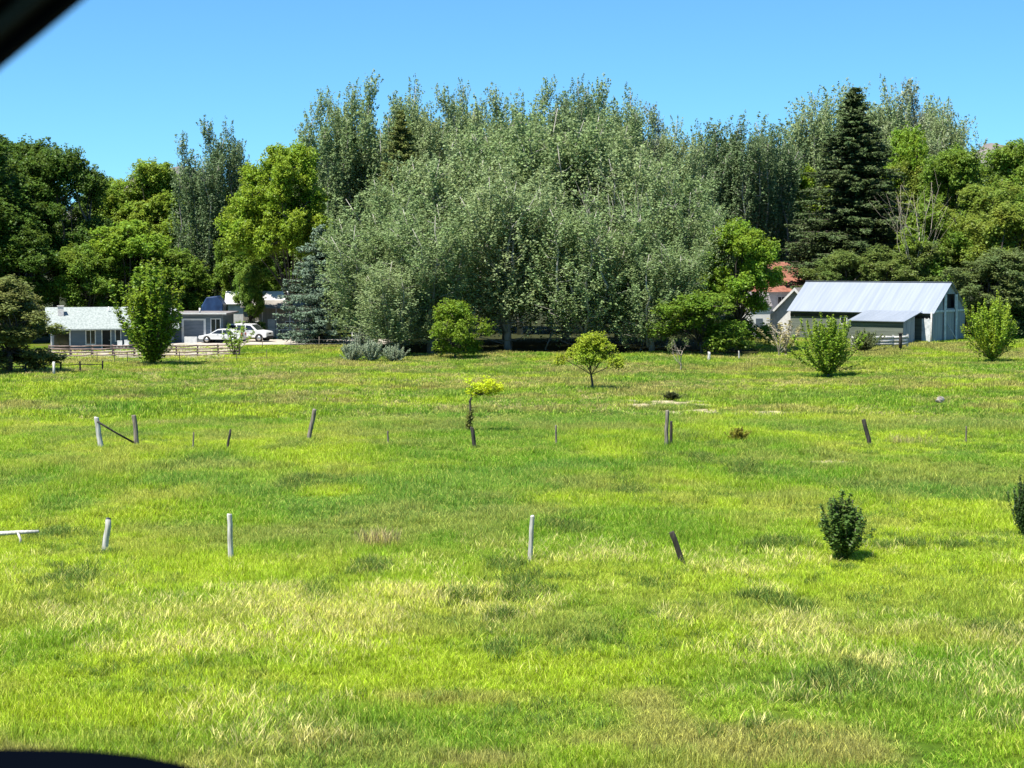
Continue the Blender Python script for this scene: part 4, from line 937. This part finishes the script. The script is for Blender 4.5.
# local x runs back along the ridge; local y runs across the gable
hw = 3.2
mb = MB(); gable_walls(mb, 0, 7, -hw, hw, -.3, ze5, zr5 - .12); mb.build('wall', M_WHITE, wb)
gable_roof(0, 7, -hw, hw, ze5, zr5 - .1, ov=.5, t=.12, xo=.5).build('roof', M_GREYR, wb)
s_ = (zr5 - ze5) / hw
mb = MB(); mb.prism([(-hw - .5, ze5 - .5 * s_ - .22), (0, zr5 - .3), (hw + .5, ze5 - .5 * s_ - .22), (hw + .5, ze5 - .5 * s_ + .1), (0, zr5 + .05), (-hw - .5, ze5 - .5 * s_ + .1)], -.57, -.51, 'x'); mb.build('bargeboard', M_WHITE, wb)
window(wb, -.8, .6, ze5 - 1.5, ze5 - .4, 0, axis='x')
# white outbuilding at the left of it
D6 = 210; c = W(750, 300, D6); gz6 = H(c.x, D6); ob = empty('outbuilding', (c.x, D6, gz6), math.radians(10), 'narrow bright white outbuilding half hidden by the bright leafy tree', 'shed')
zt = W(755, 305, D6).z - gz6; mb = MB(); gable_walls(mb, 0, 2.4, 0, 3, -.3, zt, zt + 1.4); mb.build('wall', surf('bright_white_paint', (.76, .76, .75), (.82, .82, .8), (2, 2, 2), .6), ob); gable_roof(0, 2.4, 0, 3, zt, zt + 1.4, ov=.2, t=.08, xo=.2).build('roof', M_GREYR, ob)
MB().box(.7, 1.5, -.04, .02, 0, 1.9).build('door', M_SLATE, ob)

# ------------------------------------------------------------------ vehicles
def wheel(parent, x, y, r, side, w=.22):
    wh = empty('wheel', (0, 0, 0)); bpy.data.objects.remove(wh)
    t = MB().lathe([(r * .62, -w / 2), (r * .93, -w / 2), (r, -w * .35), (r, w * .35), (r * .93, w / 2), (r * .62, w / 2)], (x, y, r), 'y', 24).build('wheel', M_TYRE, parent)
    mb = MB(); s = side; mb.lathe([(r * .63, 0), (r * .6, .02 * s), (r * .2, .035 * s), (.03, .04 * s)], (x, y + s * w * .46, r), 'y', 20)
    mb.build('rim', M_RIM, t); return t
def car(name, loc, rz, label, prof, glassprof, win, wr, wb_, width, paint, cat, h_lamp):
    """side profile in local x (front +x); built from profile, hollowed wheel arches, inset glass"""
    o = empty(name, loc, rz, label, cat); hw = width / 2
    bm = bmesh.new(); tum = .13
    zb = max(p[1] for p in glassprof) ; belt = min(p[1] for p in glassprof)
    def ring(y): 
        return [bm.verts.new((p[0], y * (1 if p[1] <= belt else 1 - tum * (p[1] - belt) / (zb - belt)), p[1])) for p in prof]
    a = ring(-hw); b = ring(hw); n = len(prof)
    bm.faces.new(a[::-1]); bm.faces.new(b)
    for i in range(n): bm.faces.new((a[i], a[(i + 1) % n], b[(i + 1) % n], b[i]))
    bmesh.ops.recalc_face_normals(bm, faces=bm.faces)
    bmesh.ops.bevel(bm, geom=[e for e in bm.edges if abs(e.verts[0].co.y - e.verts[1].co.y) < .3], offset=.05, segments=2, affect='EDGES')
    me = bpy.data.meshes.new('body'); bm.to_mesh(me); bm.free(); me.materials.append(paint); link(bpy.data.objects.new('body', me), o)
    for s in (-1, 1):
        for poly in win:
            vs = []
            for off in (-.02, .012):
                for (x, z) in poly: vs.append((x, s * (hw * (1 - tum * max(0, z - belt) / (zb - belt)) + off), z))
            k = len(poly); MB().add(vs, [tuple(range(k)), tuple(range(k, 2 * k))] + [(i, (i + 1) % k, k + (i + 1) % k, k + i) for i in range(k)]).build('side_window', M_GLASS, o)
        MB().box(h_lamp[0] - .06, h_lamp[0] + .03, s * hw * .62 - .16, s * hw * .62 + .2, h_lamp[1], h_lamp[1] + .17).build('headlight', M_LAMP, o, bevel=.02)
        MB().box(h_lamp[2] - .03, h_lamp[2] + .06, s * hw * .82 - .1, s * hw * .82 + .12, h_lamp[3], h_lamp[3] + .32).build('tail_light', M_REDL, o, bevel=.02)
        for x in wb_:
            MB().lathe([(wr * 1.22, -.03), (wr * 1.22, .03)], (x, s * (hw - .012), wr * 1.02), 'y', 24).build('wheel_arch', M_RUBBER, o)
            wheel(o, x, s * (hw - .07), wr, s)
        MB().box(wb_[0] + .55, wb_[0] + .73, s * (hw + .0), s * (hw + .2), belt - .02, belt + .14).build('mirror', paint, o, bevel=.03) if False else None
        for hx in (-.95, .15): MB().box(hx, hx + .17, s * hw - .01, s * hw + .025, belt - .14, belt - .1).build('door_handle', M_TYRE, o)
    # windscreen
    (x0, z0), (x1, z1) = glassprof[0], glassprof[1]
    y0, y1 = hw * .86, hw * .76
    d = Vector((z0 - z1, 0, x1 - x0)).normalized() * -.012
    if d.x < 0: d = -d
    MB().add([Vector((x0, -y0, z0)) + d, Vector((x0, y0, z0)) + d, Vector((x1, y1, z1)) + d, Vector((x1, -y1, z1)) + d] + [Vector((x0, -y0, z0)) - d * 2, Vector((x0, y0, z0)) - d * 2, Vector((x1, y1, z1)) - d * 2, Vector((x1, -y1, z1)) - d * 2],
             [(0, 1, 2, 3), (4, 7, 6, 5), (0, 4, 5, 1), (1, 5, 6, 2), (2, 6, 7, 3), (3, 7, 4, 0)]).build('windscreen', M_GLASS, o)
    MB().box(h_lamp[0] - .03, h_lamp[0] + .1, -hw * .9, hw * .9, .38, .58).build('bumper', M_TYRE, o, bevel=.03)
    MB().box(h_lamp[0] - .03, h_lamp[0] + .04, -hw * .35, hw * .35, h_lamp[1], h_lamp[1] + .17).build('grille', M_TYRE, o)
    return o
suvp = [(-2.35, .42), (2.2, .42), (2.35, .55), (2.33, .95), (2.2, 1.08), (1.25, 1.2), (.55, 1.78), (.3, 1.84), (-1.9, 1.84), (-2.15, 1.74), (-2.38, 1.15), (-2.4, .6)]
suvw = [[(.98, 1.22), (.5, 1.66), (-.02, 1.7), (-.02, 1.22)], [(-.12, 1.22), (-.12, 1.7), (-1.0, 1.7), (-1.0, 1.22)], [(-1.12, 1.22), (-1.12, 1.7), (-1.85, 1.7), (-2.1, 1.25)]]
c = W(249, 300, 193.5)
car('suv', (c.x, 193.5, H(c.x, 193.5) + .04), math.radians(-16), 'white SUV parked on the gravel facing right behind the sapling', suvp, [(1.22, 1.23), (.56, 1.76)], suvw, .37, (-1.45, 1.5), 1.85, M_CARW, 'car', (2.3, .78, -2.38, .95))
sedp = [(-2.3, .35), (2.2, .35), (2.32, .5), (2.28, .72), (1.1, .95), (.3, 1.4), (.1, 1.44), (-1.0, 1.42), (-1.75, 1.05), (-2.25, 1.0), (-2.35, .6)]
sedw = [[(.9, .98), (.25, 1.32), (-.2, 1.34), (-.2, .98)], [(-.3, .98), (-.3, 1.34), (-.95, 1.32), (-1.45, 1.0)]]
c = W(222, 300, 190.8)
car('sedan', (c.x, 190.8, H(c.x, 190.8) + .04), math.radians(172), 'low white sedan parked nose left in front of the garage', sedp, [(1.08, .97), (.32, 1.39)], sedw, .32, (-1.4, 1.4), 1.75, M_CARW, 'car', (2.25, .58, -2.3, .72))
# small white utility trailer left of the pale shrub
c = W(758, 300, 196); tr = empty('utility_trailer', (c.x, 196, H(c.x, 196)), math.radians(5), 'small low white trailer parked beside the bright leafy tree', 'trailer')
MB().box(-1.1, 1.1, -.7, .7, .45, .6).build('deck', M_WHITE, tr); MB().box(-1.1, 1.1, -.7, -.66, .6, .9).box(-1.1, 1.1, .66, .7, .6, .9).build('side_panel', M_WHITE, tr)
MB().tube([(1.1, 0, .5), (2.0, 0, .4)], .04, 6).build('drawbar', M_METAL, tr)
for s in (-1, 1): wheel(tr, 0, s * .82, .3, s, .16)

# the car the photo is taken from: its open side window frames the view
RZ = 7.57
pc = empty('photographers_car', (0, 0, RZ), 0, 'dark blue car the view is taken from, with window pillar and door mirror in frame', 'car')
zl = EYE - RZ                                       # eye height above the road
def PL(px, py, D): p = W(px, py, D); return Vector((p.x, p.y, p.z - RZ))
dp = .56
e0 = PL(0, 71, dp); e1 = PL(86, 0, dp); d = (e1 - e0).normalized(); up = Vector((-d.z, 0, d.x))
A = e0 - d * .62; B = e1 + d * .10
def band(name, o0, o1, y0, y1, m):
    a0 = A + up * o0; a1 = A + up * o1; b0 = B + up * o0; b1 = B + up * o1
    vs = [Vector((v.x, dp + yy, v.z)) for yy in (y0, y1) for v in (a0, b0, b1, a1)]
    MB().add(vs, [(0, 1, 2, 3), (7, 6, 5, 4), (0, 4, 5, 1), (1, 5, 6, 2), (2, 6, 7, 3), (3, 7, 4, 0)]).build(name, m, pc, bevel=.0012)
band('window_seal', 0, .0045, -.008, 0, M_RUBBER)
band('pillar_trim', .0046, .0095, -.014, -.001, M_TRIM)
band('pillar_seal', .0096, .0125, -.011, -.002, M_RUBBER)
band('window_pillar', .0126, .07, -.02, .0, M_TRIM)
band('pillar_skin', .022, .07, .002, .03, M_CARB)
topz = B.z + .03
MB().box(B.x - .06, 1.5, dp - .02, dp + .05, topz, topz + .07).build('window_frame', M_TRIM, pc, bevel=.01)
roof = MB().prism([(-1.25, topz + .02), (-1.1, topz + .1), (-.35, topz + .16), (.4, topz + .1), (dp + .04, topz + .0 + .072), (dp + .04, topz + .075), (.4, topz + .14), (-.35, topz + .2), (-1.1, topz + .14), (-1.3, topz + .05)], B.x - .05, 2.3, 'x').build('roof', M_CARB, pc)
beltz = zl - .36
MB().box(A.x - .1, 1.4, dp - .03, dp + .1, .28, beltz).build('door', M_CARB, pc, bevel=.03)
MB().box(-1.9, A.x - .11, dp - .2, dp + .1, .28, beltz - .08).build('front_wing', M_CARB, pc, bevel=.03)
MB().box(1.41, 2.9, dp - .2, dp + .1, .28, beltz).build('rear_quarter', M_CARB, pc, bevel=.03)
MB().box(-1.9, 2.9, -1.28, -1.15, .28, beltz - .05).build('far_side', M_CARB, pc, bevel=.03)
MB().box(-1.9, A.x - .11, -1.14, dp - .21, beltz - .2, beltz - .09).build('bonnet', M_CARB, pc, bevel=.03)
MB().box(-1.9, 2.9, -1.14, dp - .04, .2, .3).build('floor_pan', M_TYRE, pc)
MB().box(1.38, 1.5, dp - .02, dp + .05, beltz + .002, topz).build('rear_pillar', M_CARB, pc)
MB().box(2.2, 2.3, -1.2, dp - .1, beltz - .2, topz).build('tailgate', M_CARB, pc)
MB().prism([(-.5, .3), (0.05, .3), (.05, .48), (-.5, .5)], .15, .65, 'x').build('seat', M_TYRE, pc, bevel=.03)
for x in (-1.35, 2.2):
    for s, yy in ((1, dp + .0), (-1, -1.17)): wheel(pc, x, yy, .33, s)
# door mirror housing, its rounded top just inside the frame
mtop = PL(60, 748, .78); rt = PL(186, 768, .78)
bm = bmesh.new(); bmesh.ops.create_uvsphere(bm, u_segments=40, v_segments=24, radius=1)
for v in bm.verts:   # superellipsoid shell
    f = lambda q, e: math.copysign(abs(q) ** e, q)
    v.co = Vector((f(v.co.x, .55) * .15, f(v.co.y, .75) * .07, f(v.co.z, .55) * .085))
me = bpy.data.meshes.new('door_mirror'); bm.to_mesh(me); bm.free(); me.polygons.foreach_set('use_smooth', [True] * len(me.polygons)); me.materials.append(M_CARB)
mi = link(bpy.data.objects.new('door_mirror', me), pc); mi.location = (rt.x - .114, .80, mtop.z - .096)
MB().box(rt.x - .2, rt.x - .12, dp + .09, .80, mtop.z - .17, mtop.z - .13).build('mirror_arm', M_CARB, pc, bevel=.01)

# ------------------------------------------------------------------ light, sky, camera
SE = math.radians(64); az = Vector((-.80, -.60, 0)).normalized()
tosun = Vector((az.x * math.cos(SE), az.y * math.cos(SE), math.sin(SE)))
w = bpy.data.worlds.new('World'); scene.world = w; w.use_nodes = True; nt = w.node_tree
sky = nt.nodes.new('ShaderNodeTexSky'); sky.sky_type = 'NISHITA'; sky.sun_disc = False; sky.sun_elevation = SE; sky.sun_rotation = math.atan2(az.x, az.y)
sky.air_density = .75; sky.dust_density = 0.0; sky.ozone_density = 3.0; sky.altitude = 1500
bg = nt.nodes['Background']; bg.inputs['Strength'].default_value = .13
gm = nt.nodes.new('ShaderNodeGamma'); gm.inputs['Gamma'].default_value = .8; nt.links.new(sky.outputs[0], gm.inputs['Color'])
tm = nt.nodes.new('ShaderNodeMix'); tm.data_type = 'RGBA'; tm.blend_type = 'MULTIPLY'; tm.inputs[0].default_value = 1; tm.inputs[7].default_value = (.40, .77, 1, 1)
nt.links.new(gm.outputs[0], tm.inputs[6]); nt.links.new(tm.outputs[2], bg.inputs['Color'])
sl = bpy.data.lights.new('sun', 'SUN'); sl.energy = 5; sl.angle = math.radians(.5); sl.color = (1, .95, .86)
so = bpy.data.objects.new('sun', sl); link(so); so.rotation_euler = (-tosun).to_track_quat('-Z', 'Y').to_euler()
cam = bpy.data.cameras.new('camera'); co = link(bpy.data.objects.new('camera', cam)); scene.camera = co
cam.sensor_width = 36; cam.lens = F * 36 / 1024; cam.clip_start = .05; cam.clip_end = 20000
co.location = (0, 0, EYE); co.rotation_euler = (PI / 2 - TH, 0, 0)
cam.dof.use_dof = True; cam.dof.focus_distance = 110; cam.dof.aperture_fstop = 19
scene.view_settings.view_transform = 'Standard'; scene.view_settings.look = 'None'; scene.view_settings.exposure = 1.05; scene.view_settings.gamma = 1
scene.cycles.max_bounces = 6; scene.cycles.transparent_max_bounces = 4; scene.cycles.diffuse_bounces = 3; scene.cycles.use_adaptive_sampling = True
